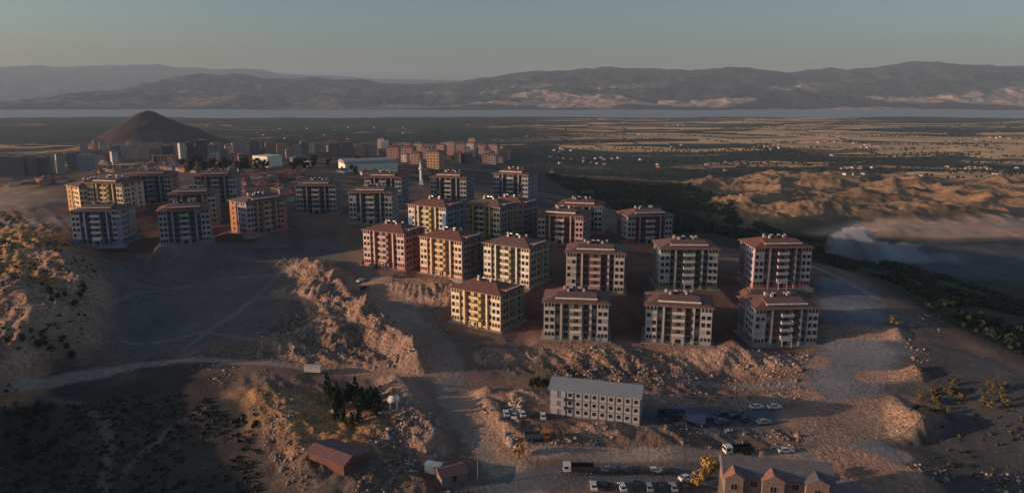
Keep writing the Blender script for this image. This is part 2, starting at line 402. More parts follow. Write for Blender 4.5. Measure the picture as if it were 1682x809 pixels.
COLR = np.zeros((len(X), 3)); COLR[:] = (.172, .122, .098)
n1 = fbm(X, Y, 28, 4, 61); n2 = fbm(X, Y, 9, 3, 62)
COLR *= (1 + .25 * n1 + .18 * n2)[:, None]
def paint(mask, col, k=1.0):
    a = np.clip(mask * k, 0, 1)[:, None]
    COLR[:] = COLR * (1 - a) + np.array(col) * (1 + .15 * n1 + .12 * n2)[:, None] * a
def ppath(p): return path(p)
FARM = np.zeros(len(X)); FM = sm(900, 1300, Y) * (1 - 0)
SOIL_AND_LIGHT = [
 ([(150,418),(480,398),(560,385),(590,460),(500,430),(470,480),(440,560),(240,580),(150,565),(160,480)], (.135,.122,.115), 5),
 ([(570,440),(700,470),(745,560),(720,600),(640,540),(580,480)], (.13,.12,.11), 4),
 ([(1345,450),(1400,470),(1500,540),(1520,620),(1480,700),(1420,809),(1360,809),(1350,640)], (.115,.125,.135), 5),
 ([(600,430),(900,400),(1340,420),(1345,575),(900,566),(800,545),(640,455)], (.155,.088,.07), 5),
 ([(100,350),(500,340),(470,395),(120,408)], (.14,.082,.066), 5),
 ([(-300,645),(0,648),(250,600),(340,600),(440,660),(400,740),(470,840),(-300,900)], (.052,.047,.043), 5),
 ([(1040,664),(1400,660),(1400,700),(1060,702)], (.10,.115,.135), 4),
 ([(870,560),(1340,575),(1345,600),(1100,612),(870,600)], (.25,.155,.12), 3),
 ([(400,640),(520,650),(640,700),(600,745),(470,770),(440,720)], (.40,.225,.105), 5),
 ([(-300,340),(100,380),(165,430),(150,500),(60,620),(-300,640)], (.42,.245,.115), 6),  # left slope: orange sunlight mixed into the soil colour
 ([(1500,540),(1682,610),(1900,700),(1900,900),(1520,900),(1440,740),(1500,640)], (.075,.078,.078), 6),
 ([(-100,300),(120,330),(120,375),(-100,380)], (.24,.18,.14), 6),
]
near = (Y < 900)
idx = np.where(near)[0]
def paint_poly(pg, col, soft, k=1.0, jitter=0.0):
    xm, ym = X[idx], Y[idx]
    jx = jitter * fbm(xm, ym, 12, 3, 71) * 8; jy = jitter * fbm(xm, ym, 12, 3, 72) * 8
    m = np.zeros(len(X)); m[idx] = area(xm + jx, ym + jy, pg, soft); paint(m, col, k)
for p, c, s in SOIL_AND_LIGHT: paint_poly(ppath(p), c, s, 1, 1)
# dark scrub on the valley side and green flats behind the town
valley = sm(0, 9, 66 - Z) * (X > 60) * sm(0, 25, (X - 60)) * (Y > 235)
lipm = np.zeros(len(X)); lipm[:] = area(X, Y, ppath([(1120,396),(1340,432),(1420,458),(1520,520),(1600,560),(1700,600)]) + [(900,250),(1800,400),(1800,700),(500,900),(250,1050),(60,1000),(90,520)], 6)
scrubm = lipm.copy()
paint(lipm, (.035,.042,.028))
paint(np.clip(sm(900,1250,Y) + sm(620,900,Y)*(X>0)*sm(0,60,X+0)*.9,0,1), (.030,.038,.026))
midt = sm(470,560,Y)*(1-sm(1000,1400,Y))*(X<120)
paint(midt*(.55+.45*np.sign(fbm(X,Y,40,3,66))), (.085,.062,.05))
# smooth tan bench and bare badlands
bm_ = area(X, Y, BADL, 25)*(Y>450)
paint(bm_*(0.45+.75*fbm(X,Y,60,4,77,.5,True)), (.27,.175,.105)); paint(bm_*sm(.08,.3,fbm(X,Y,45,4,78)), (.08,.065,.045), .7)
bench = ppath([(1330,384),(1420,366),(1560,364),(1760,362),(1800,395),(1560,396),(1420,388)])
paint(area(X, Y, bench, 10)*(Y>450), (.44,.31,.23))
flat = area(X, Y, ppath([(1370,402),(1500,398),(1800,400),(1800,470),(1600,455),(1450,440)]), 14)*(Y>420)
paint(flat, (.075,.085,.095))
cone = np.clip(1 - np.hypot(X-CONE[0], Y-CONE[1])/175, 0, 1)
paint(sm(0,.15,cone), (.062,.047,.043))
for pl, wd, c in ROADS:
    m = np.zeros(len(X)); d = seg_dist(X[idx], Y[idx], pl) + fbm(X[idx], Y[idx], 5, 3, 81)*wd*.35
    m[idx] = 1 - sm(wd*.75, wd*1.15, d)
    paint(m, {'light':(.29,.24,.205),'road':(.235,.205,.175),'dark':(.105,.115,.13),'slate':(.175,.19,.21),'grey':(.19,.175,.165),'faint':(.115,.105,.095)}[c], .9)  # slate is greyed and darkened so the wide track reads as shaded
bk = np.zeros(len(X))
for pl, h, wd in BANKS[:3] + BANKS[4:]: bk[idx] = np.maximum(bk[idx], sm(1.25*wd, .6*wd, seg_dist(X[idx], Y[idx], pl)))
for (ax, ay), (bx_, by_), hw, h, fr in RAMPS: bk[idx] = np.maximum(bk[idx], sm(1.3*hw, .8*hw, seg_dist(X[idx], Y[idx], [(ax, ay), (bx_, by_)])))
paint(bk, (.34,.225,.165), .9)
# farmland warmth: more ripe fields on the right
FARM = sm(1000, 1350, Y) * (0.10 + .85*sm(-300, 900, X - (Y-1300)*.0) * sm(0,1,(.75+.9*fbm(X,Y,420,3,91)))) * (Y>950)
FARM = np.where((X > 150) & (Y > 900), np.maximum(FARM, .72*sm(900,1200,Y)*sm(150,420,X)*(1+.5*fbm(X,Y,500,2,92))), FARM)
FARM = np.clip(FARM*(1-.5*sm(3000,4300,Y)), 0, 1)
FMASK = np.clip(sm(1000,1250,Y + .0*X),0,1)*(1-sm(0,.2,cone))*(1-bm_)

def grid_mesh(name, XS_, YS_, Z_, mats):
    nx, ny = len(XS_), len(YS_); me = bpy.data.meshes.new(name)
    Xg, Yg = np.meshgrid(XS_, YS_); co = np.stack([Xg.ravel(), Yg.ravel(), Z_], 1).astype(np.float32)
    me.vertices.add(nx*ny); me.vertices.foreach_set('co', co.ravel())
    i = np.arange(nx-1)[None] + nx*np.arange(ny-1)[:, None]; i = i.ravel()
    q = np.stack([i, i+1, i+nx+1, i+nx], 1).astype(np.int32); nf = len(q)
    me.loops.add(nf*4); me.loops.foreach_set('vertex_index', q.ravel())
    me.polygons.add(nf); me.polygons.foreach_set('loop_start', np.arange(nf, dtype=np.int32)*4)
    me.polygons.foreach_set('loop_total', np.full(nf, 4, np.int32)); me.polygons.foreach_set('use_smooth', np.ones(nf, bool))
    for m in mats: me.materials.append(m)
    me.update(calc_edges=True); return me
def add_attr(me, name, arr):
    if arr.ndim == 2:
        at_ = me.attributes.new(name, 'FLOAT_COLOR', 'POINT'); at_.data.foreach_set('color', np.concatenate([arr, np.ones((len(arr),1))],1).astype(np.float32).ravel())
    else:
        at_ = me.attributes.new(name, 'FLOAT', 'POINT'); at_.data.foreach_set('value', arr.astype(np.float32))

gm = bpy.data.materials.new('earth'); gm.use_nodes = True; n = gm.node_tree.nodes; l = gm.node_tree.links
p = n['Principled BSDF']; p.inputs['Roughness'].default_value = .95; p.inputs['Specular IOR Level'].default_value = .1
ge = n.new('ShaderNodeNewGeometry')
ac = n.new('ShaderNodeAttribute'); ac.attribute_name = 'soil'
af = n.new('ShaderNodeAttribute'); af.attribute_name = 'ripe'; am = n.new('ShaderNodeAttribute'); am.attribute_name = 'farmland'
def mathn(op, a, b_=None, c=None):
    q = n.new('ShaderNodeMath'); q.operation = op
    for k_, vv in enumerate((a, b_, c)):
        if vv is None: continue
        if isinstance(vv, (int, float)): q.inputs[k_].default_value = vv
        else: l.new(vv, q.inputs[k_])
    return q.outputs[0]
no = n.new('ShaderNodeTexNoise'); no.inputs['Scale'].default_value = .9; no.inputs['Detail'].default_value = 9; no.inputs['Roughness'].default_value = .7
l.new(ge.outputs['Position'], no.inputs['Vector'])
no2 = n.new('ShaderNodeTexNoise'); no2.inputs['Scale'].default_value = .06; no2.inputs['Detail'].default_value = 7; no2.inputs['Roughness'].default_value = .65
l.new(ge.outputs['Position'], no2.inputs['Vector'])
v1 = mathn('MULTIPLY_ADD', no.outputs[0], 1.6, .2); v2 = mathn('MULTIPLY_ADD', no2.outputs[0], 1.2, .4); vv = mathn('MULTIPLY', v1, v2)
sc1 = n.new('ShaderNodeVectorMath'); sc1.operation = 'SCALE'; l.new(ac.outputs['Color'], sc1.inputs[0]); l.new(vv, sc1.inputs['Scale'])
mp = n.new('ShaderNodeMapping'); mp.inputs['Scale'].default_value = (.0030, .0075, 0); mp.inputs['Rotation'].default_value = (0, 0, .12)
nw = n.new('ShaderNodeTexNoise'); nw.inputs['Scale'].default_value = .0016; l.new(ge.outputs['Position'], nw.inputs['Vector'])
wa = n.new('ShaderNodeVectorMath'); wa.operation = 'SCALE'; wa.inputs['Scale'].default_value = 420; l.new(nw.outputs['Color'], wa.inputs[0])
wb = n.new('ShaderNodeVectorMath'); wb.operation = 'ADD'; l.new(wa.outputs[0], wb.inputs[0]); l.new(ge.outputs['Position'], wb.inputs[1])
l.new(wb.outputs[0], mp.inputs['Vector'])
vo = n.new('ShaderNodeTexVoronoi'); vo.voronoi_dimensions = '2D'; vo.distance = 'CHEBYCHEV'; vo.inputs['Scale'].default_value = 1.0; l.new(mp.outputs[0], vo.inputs['Vector'])
sx = n.new('ShaderNodeSeparateColor'); l.new(vo.outputs['Color'], sx.inputs[0])
mp2 = n.new('ShaderNodeMapping'); mp2.inputs['Scale'].default_value = (.0018, .019, 0); mp2.inputs['Rotation'].default_value = (0, 0, -.06); l.new(wb.outputs[0], mp2.inputs['Vector'])
vo2 = n.new('ShaderNodeTexVoronoi'); vo2.voronoi_dimensions = '2D'; vo2.distance = 'CHEBYCHEV'; vo2.inputs['Scale'].default_value = 1.0; l.new(mp2.outputs[0], vo2.inputs['Vector'])
sx2 = n.new('ShaderNodeSeparateColor'); l.new(vo2.outputs['Color'], sx2.inputs[0])
ripe = mathn('ADD', mathn('MULTIPLY_ADD', sx.outputs[0], .72, mathn('MULTIPLY', sx2.outputs[0], .40)), mathn('MULTIPLY_ADD', af.outputs['Fac'], .62, -.42))
ripe = mathn('MULTIPLY_ADD', mathn('ADD', ripe, mathn('MULTIPLY_ADD', no2.outputs[0], .3, -.15)), 1.35, -.24)
cr = n.new('ShaderNodeValToRGB'); e = cr.color_ramp
e.elements[0].position = .34; e.elements[0].color = (.018, .028, .018, 1); e.elements[1].position = .95; e.elements[1].color = (.62, .41, .20, 1)
for ps, cc in ((.47, (.04,.045,.028,1)), (.51, (.13,.085,.045,1)), (.68, (.46,.28,.15,1))): q = e.elements.new(ps); q.color = cc
l.new(ripe, cr.inputs[0])
sc2 = n.new('ShaderNodeVectorMath'); sc2.operation = 'SCALE'; l.new(cr.outputs[0], sc2.inputs[0]); l.new(v2, sc2.inputs['Scale'])
mx = n.new('ShaderNodeMix'); mx.data_type = 'RGBA'; l.new(am.outputs['Fac'], mx.inputs['Factor']); l.new(sc1.outputs[0], mx.inputs['A']); l.new(sc2.outputs[0], mx.inputs['B'])
l.new(mx.outputs['Result'], p.inputs['Base Color'])
bp = n.new('ShaderNodeBump'); bp.inputs['Distance'].default_value = .35; bp.inputs['Strength'].default_value = .7; l.new(no.outputs[0], bp.inputs['Height']); bp2 = n.new('ShaderNodeBump'); bp2.inputs['Distance'].default_value = 1.6; bp2.inputs['Strength'].default_value = .8
no3 = n.new('ShaderNodeTexNoise'); no3.noise_type = 'RIDGED_MULTIFRACTAL'; no3.inputs['Scale'].default_value = .16; no3.inputs['Detail'].default_value = 6; l.new(ge.outputs['Position'], no3.inputs['Vector'])
ar = n.new('ShaderNodeAttribute'); ar.attribute_name = 'rubbly'
no4 = n.new('ShaderNodeTexVoronoi'); no4.inputs['Scale'].default_value = 1.05; l.new(ge.outputs['Position'], no4.inputs['Vector'])
no5 = n.new('ShaderNodeTexNoise'); no5.inputs['Scale'].default_value = .5; no5.inputs['Detail'].default_value = 8; no5.inputs['Roughness'].default_value = .75; l.new(ge.outputs['Position'], no5.inputs['Vector'])
bp3 = n.new('ShaderNodeBump'); bp3.inputs['Distance'].default_value = 1.5; bp3.inputs['Strength'].default_value = 1.0
l.new(mathn('MULTIPLY', mathn('ADD', mathn('MULTIPLY', no4.outputs['Distance'], -.45), no5.outputs[0]), ar.outputs['Fac']), bp3.inputs['Height'])
sv = n.new('ShaderNodeSeparateColor'); l.new(no4.outputs['Color'], sv.inputs[0])
stone = mathn('MULTIPLY_ADD', mathn('MULTIPLY', mathn('SUBTRACT', sv.outputs[0], .45), ar.outputs['Fac']), .95, 1.0)
sc3 = n.new('ShaderNodeVectorMath'); sc3.operation = 'SCALE'; l.new(sc1.outputs[0], sc3.inputs[0]); l.new(stone, sc3.inputs['Scale']); l.new(sc3.outputs[0], mx.inputs['A'])
ab = n.new('ShaderNodeAttribute'); ab.attribute_name = 'craggy'; l.new(mathn('MULTIPLY', no3.outputs[0], ab.outputs['Fac']), bp2.inputs['Height'])
l.new(bp.outputs[0], bp3.inputs['Normal']); l.new(bp3.outputs[0], bp2.inputs['Normal']); l.new(bp2.outputs[0], p.inputs['Normal'])

RUB = np.zeros(len(X))
for pg, a_ in ROUGH: RUB[idx] = np.maximum(RUB[idx], a_*area(X[idx], Y[idx], pg, 6))
RUB = np.clip(np.maximum(RUB, bk*.7)*(.6+.8*fbm(X, Y, 16, 3, 57)), 0.04, 1)
gme = grid_mesh('ground', XS, YS, Z, [gm])
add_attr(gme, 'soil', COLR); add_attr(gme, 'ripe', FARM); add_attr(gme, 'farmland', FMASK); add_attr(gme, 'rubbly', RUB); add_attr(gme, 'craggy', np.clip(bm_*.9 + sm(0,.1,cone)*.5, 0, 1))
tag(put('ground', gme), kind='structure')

# ------------------------------------------------------------------ lake and mountains
wm = bpy.data.materials.new('lake_water'); wm.use_nodes = True; q = wm.node_tree.nodes['Principled BSDF']
q.inputs['Base Color'].default_value = (.20,.215,.22,1); q.inputs['Roughness'].default_value = .42; q.inputs['IOR'].default_value = 1.33
wn = wm.node_tree.nodes.new('ShaderNodeTexNoise'); wn.inputs['Scale'].default_value = .02; wn.inputs['Detail'].default_value = 5
wg = wm.node_tree.nodes.new('ShaderNodeNewGeometry'); wm.node_tree.links.new(wg.outputs['Position'], wn.inputs['Vector'])
wbp = wm.node_tree.nodes.new('ShaderNodeBump'); wbp.inputs['Distance'].default_value = 1.2; wbp.inputs['Strength'].default_value = .5
wm.node_tree.links.new(wn.outputs[0], wbp.inputs['Height']); wm.node_tree.links.new(wbp.outputs[0], q.inputs['Normal'])
m_ = MB(); m_.quad((-12500,4000,-1),(12500,4000,-1),(12500,16500,-1),(-12500,16500,-1))
tag(put('lake', m_.mesh('lake', [wm])), kind='structure')

def skyline(rows, depth):
    us = np.array([r[0] for r in rows], float); vs_ = np.array([r[1] for r in rows], float)
    dy = (404.5 - vs_) / F; dz = -sin(PITCH) + dy*cos(PITCH); dyy = cos(PITCH) + dy*sin(PITCH)
    return (us - 841)/F/dyy, CAMH + dz/dyy*depth      # x/y ratio, height of the crest
def range_h(x, y, rows, yc, front, back, seed, rug):
    rx, rz_ = skyline(rows, yc)
    crest = np.interp(x/yc, rx, rz_)
    t = np.where(y < yc, (y - (yc - front))/front, 1 - (y - yc)/back)
    t = np.clip(t + .10*fbm(x, y, 1800, 3, seed), 0, 1.0)
    env = t**1.25
    rd = fbm(x, y, 1150, 6, seed+3, .55, True)
    edge = np.clip((1 - t), 0, 1)
    h = crest*env*(1 + rug*(rd - .62)*(edge*1.7 + .16)) + 150*rug*(fbm(x, y, 520, 6, seed+9, .62, True)-.55)*np.clip(t*4,0,1)*(1-.55*sm(.75,1,t))
    return h
MX = np.linspace(-11800, 11800, 900); MY = np.concatenate([np.arange(5500, 10500, 24), np.arange(10500, 16400, 60)])
Xm, Ym = np.meshgrid(MX, MY); Xm = Xm.ravel(); Ym = Ym.ravel()
A_ = [(-900,177),(-300,177),(140,175),(190,160),(260,131),(300,121),(330,117),(400,118),(432,125),(480,126),(520,123),(560,128),(620,133),(690,138),(740,134),(790,129),(830,122),(870,116),(940,113),(1000,112),(1050,113),(1080,110),(1130,106),(1200,107),(1250,109),(1292,117),(1350,112),(1365,109),(1385,115),(1440,110),(1500,102),(1560,104),(1600,106),(1640,112),(1682,110),(1800,104),(2200,108),(2800,110)]
B_ = [(-900,118),(-200,112),(0,111),(60,107),(180,107),(260,103),(300,109),(360,114),(430,113),(470,121),(560,126),(640,130),(800,133),(1000,140),(1300,140),(2800,140)]
ha = range_h(Xm, Ym, A_, 8900, 2900, 3000, 101, .8)
hb = range_h(Xm, Ym, B_, 14500, 3200, 1800, 151, .5)
low = 7*sm(.05,.2,fbm(Xm*.5, Ym*1.5, 1500, 4, 171)) * (Xm < -1800) * sm(5900,6400,Ym) * (1 - sm(9000,10500,Ym)) + 8*sm(0,.3,fbm(Xm, Ym*1.4, 900, 3, 172))*(Xm>-2600)*(Ym>5700)*(1-sm(7000,8500,Ym))
fr = sm(5700, 6150, Ym + 260*fbm(Xm, Ym, 800, 3, 181))
Zm = np.maximum(np.maximum(ha, hb)*fr, low) - 9*(1 - fr) - 4 + 1.2*fr
MC = np.zeros((len(Xm), 3)); t_ = np.clip(Zm/260, 0, 1)[:, None]
MC[:] = np.array((.038,.045,.042))
pt = sm(.0, .22, fbm(Xm*.55, Ym, 420, 5, 191))[:, None]*(1 - sm(.55, 1.0, t_*1.0))
rgt = np.clip(.35 + sm(-1500, 1500, Xm), 0, 1)[:, None]
MC = MC*(1 - pt*rgt) + np.array((.36,.25,.19))*pt*rgt
mm = bpy.data.materials.new('mountain_rock'); mm.use_nodes = True; n = mm.node_tree.nodes; l = mm.node_tree.links
p = n['Principled BSDF']; p.inputs['Roughness'].default_value = .95; p.inputs['Specular IOR Level'].default_value = .05
ac = n.new('ShaderNodeAttribute'); ac.attribute_name = 'soil'; ge = n.new('ShaderNodeNewGeometry')
no = n.new('ShaderNodeTexNoise'); no.inputs['Scale'].default_value = .012; no.inputs['Detail'].default_value = 8; l.new(ge.outputs['Position'], no.inputs['Vector'])
v1 = mathn('MULTIPLY_ADD', no.outputs[0], 1.8, .1)
s1 = n.new('ShaderNodeVectorMath'); s1.operation = 'SCALE'; l.new(ac.outputs['Color'], s1.inputs[0]); l.new(v1, s1.inputs['Scale']); l.new(s1.outputs[0], p.inputs['Base Color'])
bp = n.new('ShaderNodeBump'); bp.inputs['Distance'].default_value = 45; bp.inputs['Strength'].default_value = 1.0; l.new(no.outputs[0], bp.inputs['Height']); l.new(bp.outputs[0], p.inputs['Normal'])
mme = grid_mesh('mountains', MX, MY, Zm, [mm]); add_attr(mme, 'soil', MC)
tag(put('mountains', mme), kind='structure')

# ------------------------------------------------------------------ haze
hm = bpy.data.materials.new('evening_haze'); hm.use_nodes = True; n = hm.node_tree.nodes; n.remove(n['Principled BSDF'])
pv = n.new('ShaderNodeVolumePrincipled'); pv.inputs['Color'].default_value = (.56,.76,1,1); pv.inputs['Density'].default_value = 5.5e-5; pv.inputs['Anisotropy'].default_value = .0
hm.node_tree.links.new(pv.outputs[0], n['Material Output'].inputs['Volume'])
m_ = MB(); m_.box(-13000, 13000, -700, 17400, -15, 640)
tag(put('haze', m_.mesh('haze', [hm])), kind='stuff', label='pale evening haze filling the wide valley', cat='haze')
print('terrain done', time.time()-T0)

# ------------------------------------------------------------------ apartment blocks
def win_mesh(name, w_, h_, mull=1):
    m = MB(); t = .05
    m.box(-w_/2, w_/2, -.03, .05, 0, h_, 0)
    m.box(-w_/2-t, w_/2+t, -.06, .04, -t, 0, 1); m.box(-w_/2-t, w_/2+t, -.06, .04, h_, h_+t, 1)
    m.box(-w_/2-t, -w_/2, -.06, .04, 0, h_, 1); m.box(w_/2, w_/2+t, -.06, .04, 0, h_, 1)
    if mull: m.box(-.03, .03, -.055, .04, 0, h_, 1)
    return m.mesh(name, [GLASS, FRAME])
BLIND = mat('window_blind', (.34,.31,.28), .8)
WIN = win_mesh('window', 1.3, 1.5, 0); WINC = win_mesh('window', 1.3, 1.5, 0); WINC.materials[0] = BLIND; WINN = win_mesh('window_narrow', .8, 1.3, 0); WINT = win_mesh('window_tall', 1.55, 2.0); WINB = win_mesh('window_wide', 1.6, 1.5)
def balcony_mesh(mt):
    m = MB(); m.box(-2.15, 2.15, -1.5, 0, -.16, 0, 0); m.box(-2.15, 2.15, -1.5, -1.38, .002, .95, 0)
    m.box(-2.15, -2.03, -1.38, 0, .002, .95, 0); m.box(2.03, 2.15, -1.38, 0, .002, .95, 0); m.box(-2.2, 2.2, -1.55, -1.33, .952, 1.03, 1)
    return m.mesh('balcony', [mt, FRAME])
def apartment(cx, cy, bz, a, fl, scheme, label):
    c0, c1, c2, c3 = SCH[scheme]
    c1 = tuple(q*(.78 if max(c1) < .36 else .9) for q in c1)  # accent paint fills the recesses, darkened further to put shade into them
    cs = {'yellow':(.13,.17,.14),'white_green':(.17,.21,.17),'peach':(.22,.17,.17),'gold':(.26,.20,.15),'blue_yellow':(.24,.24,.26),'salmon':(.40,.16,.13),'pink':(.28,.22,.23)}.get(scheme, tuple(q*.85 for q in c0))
    turned = a < radians(-25)
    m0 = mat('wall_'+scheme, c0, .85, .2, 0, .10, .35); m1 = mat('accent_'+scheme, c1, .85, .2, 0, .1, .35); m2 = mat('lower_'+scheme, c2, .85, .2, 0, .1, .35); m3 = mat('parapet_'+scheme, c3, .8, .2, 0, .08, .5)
    root = put('apartment_block', None, loc=(cx, cy, bz), rz=a); root.empty_display_size = 2
    tag(root, label, 'apartment block', 'apartment blocks of the hillside estate')
    H = fl*FH + .4; l2 = BL/2; w2 = BW/2
    front = [(-l2,-w2),(-7.5,-w2),(-7.5,-w2+.6),(-5.6,-w2+.6),(-5.6,-w2-.2),(-4.9,-w2-.2),(-4.9,-w2+.9),(-2.3,-w2+.9),(-2.3,-w2+.35),(2.3,-w2+.35),(2.3,-w2+.9),(4.9,-w2+.9),(4.9,-w2-.2),(5.6,-w2-.2),(5.6,-w2+.6),(7.5,-w2+.6),(7.5,-w2),(l2,-w2)]
    side_r = [(l2,-1.9),(l2-.5,-1.9),(l2-.5,1.9),(l2,1.9)]
    back = [(l2,w2),(4,w2),(4,w2-.8),(-4,w2-.8),(-4,w2),(-l2,w2)]
    side_l = [(-l2,1.9),(-l2+.5,1.9),(-l2+.5,-1.9),(-l2,-1.9)]
    fp = front + side_r + back + side_l
    accent = {2,6,7,8,9,10,14,19,27,28}
    W_ = MB(); lev = [-.6, 1*FH+.35, (fl-1)*FH+.3, H]
    nn = len(fp)
    for i in range(nn):
        p0, p1 = fp[i], fp[(i+1) % nn]
        for k in range(3):
            dpt = (p0[0]-p1[0], p0[1]-p1[1])
            rec = (i in accent) or (18 <= i <= 20 and False)
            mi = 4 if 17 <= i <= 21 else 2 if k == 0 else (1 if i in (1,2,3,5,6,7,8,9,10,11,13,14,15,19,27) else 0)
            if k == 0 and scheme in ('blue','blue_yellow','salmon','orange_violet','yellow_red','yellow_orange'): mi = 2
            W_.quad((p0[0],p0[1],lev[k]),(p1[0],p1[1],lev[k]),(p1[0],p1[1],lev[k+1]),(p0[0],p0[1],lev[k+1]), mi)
    # string courses, pilaster caps, plinth, corner strips
    for zz in (FH+.25, (fl-1)*FH+.22):
        for x0, x1 in ((-l2-.08,-7.42),(7.42,l2+.08)): W_.box(x0, x1, -w2-.09, -w2-.003, zz, zz+.18, 3)
        for s in (-1, 1):
            xa, xb = sorted((s*(l2+.09), s*(l2+.003))); W_.box(xa, xb, -w2, w2, zz, zz+.18, 3)
    k = len(W_.v)
    W_.box(-7.4, 7.4, -w2+.95, w2-.85, H, H+.75, 3)
    if scheme in ('blue','blue_yellow','orange_violet'):
        W_.box(l2-2.2, l2+.05, -w2-.05, -w2-.003, .0, fl*FH*.8, 2)
        W_.box(-l2-.05, -l2+2.6, -w2-.06, -w2-.004, .0, fl*FH*.62 if scheme=='blue_yellow' else FH, 2)
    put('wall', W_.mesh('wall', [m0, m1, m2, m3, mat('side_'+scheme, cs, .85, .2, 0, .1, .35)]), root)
    # roof
    R_ = MB(); o = .75; e0 = H - .05; e1 = H + .2; rh = 3.0; rx = l2 + o - (w2 + o)*.98
    R_.box(-l2-o, l2+o, -w2-o, w2+o, e0, e1, 1)
    A1,B1,C1,D1 = (-l2-o-.05,-w2-o-.05,e1+.003),(l2+o+.05,-w2-o-.05,e1+.003),(l2+o+.05,w2+o+.05,e1+.003),(-l2-o-.05,w2+o+.05,e1+.003)
    r0, r1 = (-rx,0,e1+rh),(rx,0,e1+rh)
    R_.quad(A1,B1,r1,r0,0); R_.quad(C1,D1,r0,r1,0); R_.tri(B1,C1,r1,0); R_.tri(D1,A1,r0,0)
    # raised middle of the front eave
    yo = -w2+.7
    zf = e1 + 1.55
    if not turned: R_.prism([(yo, e1+.02),(-2.2, e1+.02),(-2.2, zf+(abs(yo)-2.2)*.17),(yo, zf)], -7.2, 7.2, 0)
    else: R_.box(l2-5.0, l2+.1, -4.6, 4.6, e1+.02, e1+1.3, 0)
    rf = put('roof', R_.mesh('roof', [TILE if (int(cx*7)+int(cy*3)) % 2 else TILE2, GUT]), root)
    f_ = MB()
    if not turned: f_.box(-7.5, 7.5, yo-.45, yo-.003, zf-.36, zf+.12, 0)
    else: f_.box(l2+.103, l2+.4, -4.8, 4.8, e1+1.0, e1+1.4, 0)
    put('fascia', f_.mesh('fascia', [FASC]), rf)
    # chimneys and roof tanks
    rr = random.Random(int(abs(cx)*13 + cy))
    for kx, ky in ((-rx+.3, -1.5),(rx-1.0, -1.3),(rx+.8, 1.2),(-rx-1.2, .8)):
        m = MB(); zb = e1 + rh*(1 - abs(ky)/(w2+o)) - .6
        m.box(kx-.4, kx+.4, ky-.4, ky+.4, zb-1.0, zb+1.5, 0); m.box(kx-.52, kx+.52, ky-.52, ky+.52, zb+1.5, zb+1.62, 1)
        put('chimney', m.mesh('chimney', [CHIM, GUT]), rf)
    for kx in (rr.choice((-2.2,-1.2)), rr.choice((.8,2.1))):
        m = MB(); zb = e1 + rh*.88
        m.tube((kx-.6,-.6,zb+.9),(kx+.6,-.6,zb+.9),.32,n=10)
        for s in (-.5,.5): m.box(kx+s-.05, kx+s+.05, -.65, -.55, zb-.6, zb+.7, 0)
        m.quad((kx-.7,-1.9,zb-.2),(kx+.7,-1.9,zb-.2),(kx+.7,-.75,zb+.75),(kx-.7,-.75,zb+.75),1)
        put('solar_water_heater', m.mesh('solar_water_heater', [TANK, GLASS]), rf)
    # openings
    for k in range(fl):
        z0 = k*FH + .5 + .95; top = k == fl-1; low_ = k == 0
        for s in (-1, 1):
            if top or low_:
                for dx in (-1.25, 0, 1.25): put('window', WINN, root, (s*9.5+dx, -w2, z0+.1))
            else:
                for dx in (-.95, .95): put('window', WINC if rr.random() < .10 else WIN, root, (s*9.5+dx, -w2, z0))
            put('window', WINC if rr.random() < .12 else WIN, root, (s*6.55, -w2+.6, z0))
            put('window', WINT, root, (s*3.6, -w2+.9, z0-.75))
            xs = s*l2; rz = pi/2 if s > 0 else -pi/2
            for yy in ((-6.0, -4.0) if s*1 else ()): put('window', WIN, root, (xs, yy+.3, z0), rz)
            put('window', WINB, root, (xs - s*.5, 0, z0), rz)
            put('window', WIN, root, (xs, 4.8, z0), rz)
        if k: 
            put('window', WINT, root, (0, -w2+.35, z0-.75))
    bm = balcony_mesh(m3)
    for k in range(1, fl): put('balcony', bm, root, (0, -w2+.35, k*FH+.5))
    m = MB(); m.box(-1.9, 1.9, -w2-1.9, -w2+.35, 2.55, 2.75, 0)
    for s in (-1, 1): m.box(s*1.7-.12, s*1.7+.12, -w2-1.8, -w2-1.56, -.4, 2.55, 0)
    put('entrance_canopy', m.mesh('entrance_canopy', [m3]), root)
    ap = MB(); ap.box(-l2-1.3, l2+1.3, -w2-1.4, w2+1.3, -1.5, .16); put('paved_apron', ap.mesh('paved_apron', [mat('apron_concrete', (.27,.25,.23), .9, .1, 0, .25, .8)]), root)
    m = MB(); m.box(-.9, .9, -w2+.25, -w2+.34, .3, 2.4, 0); put('door', m.mesh('door', [GLASS]), root)
    return root
for pb in PLACED: apartment(*pb)
print('blocks done', time.time()-T0)

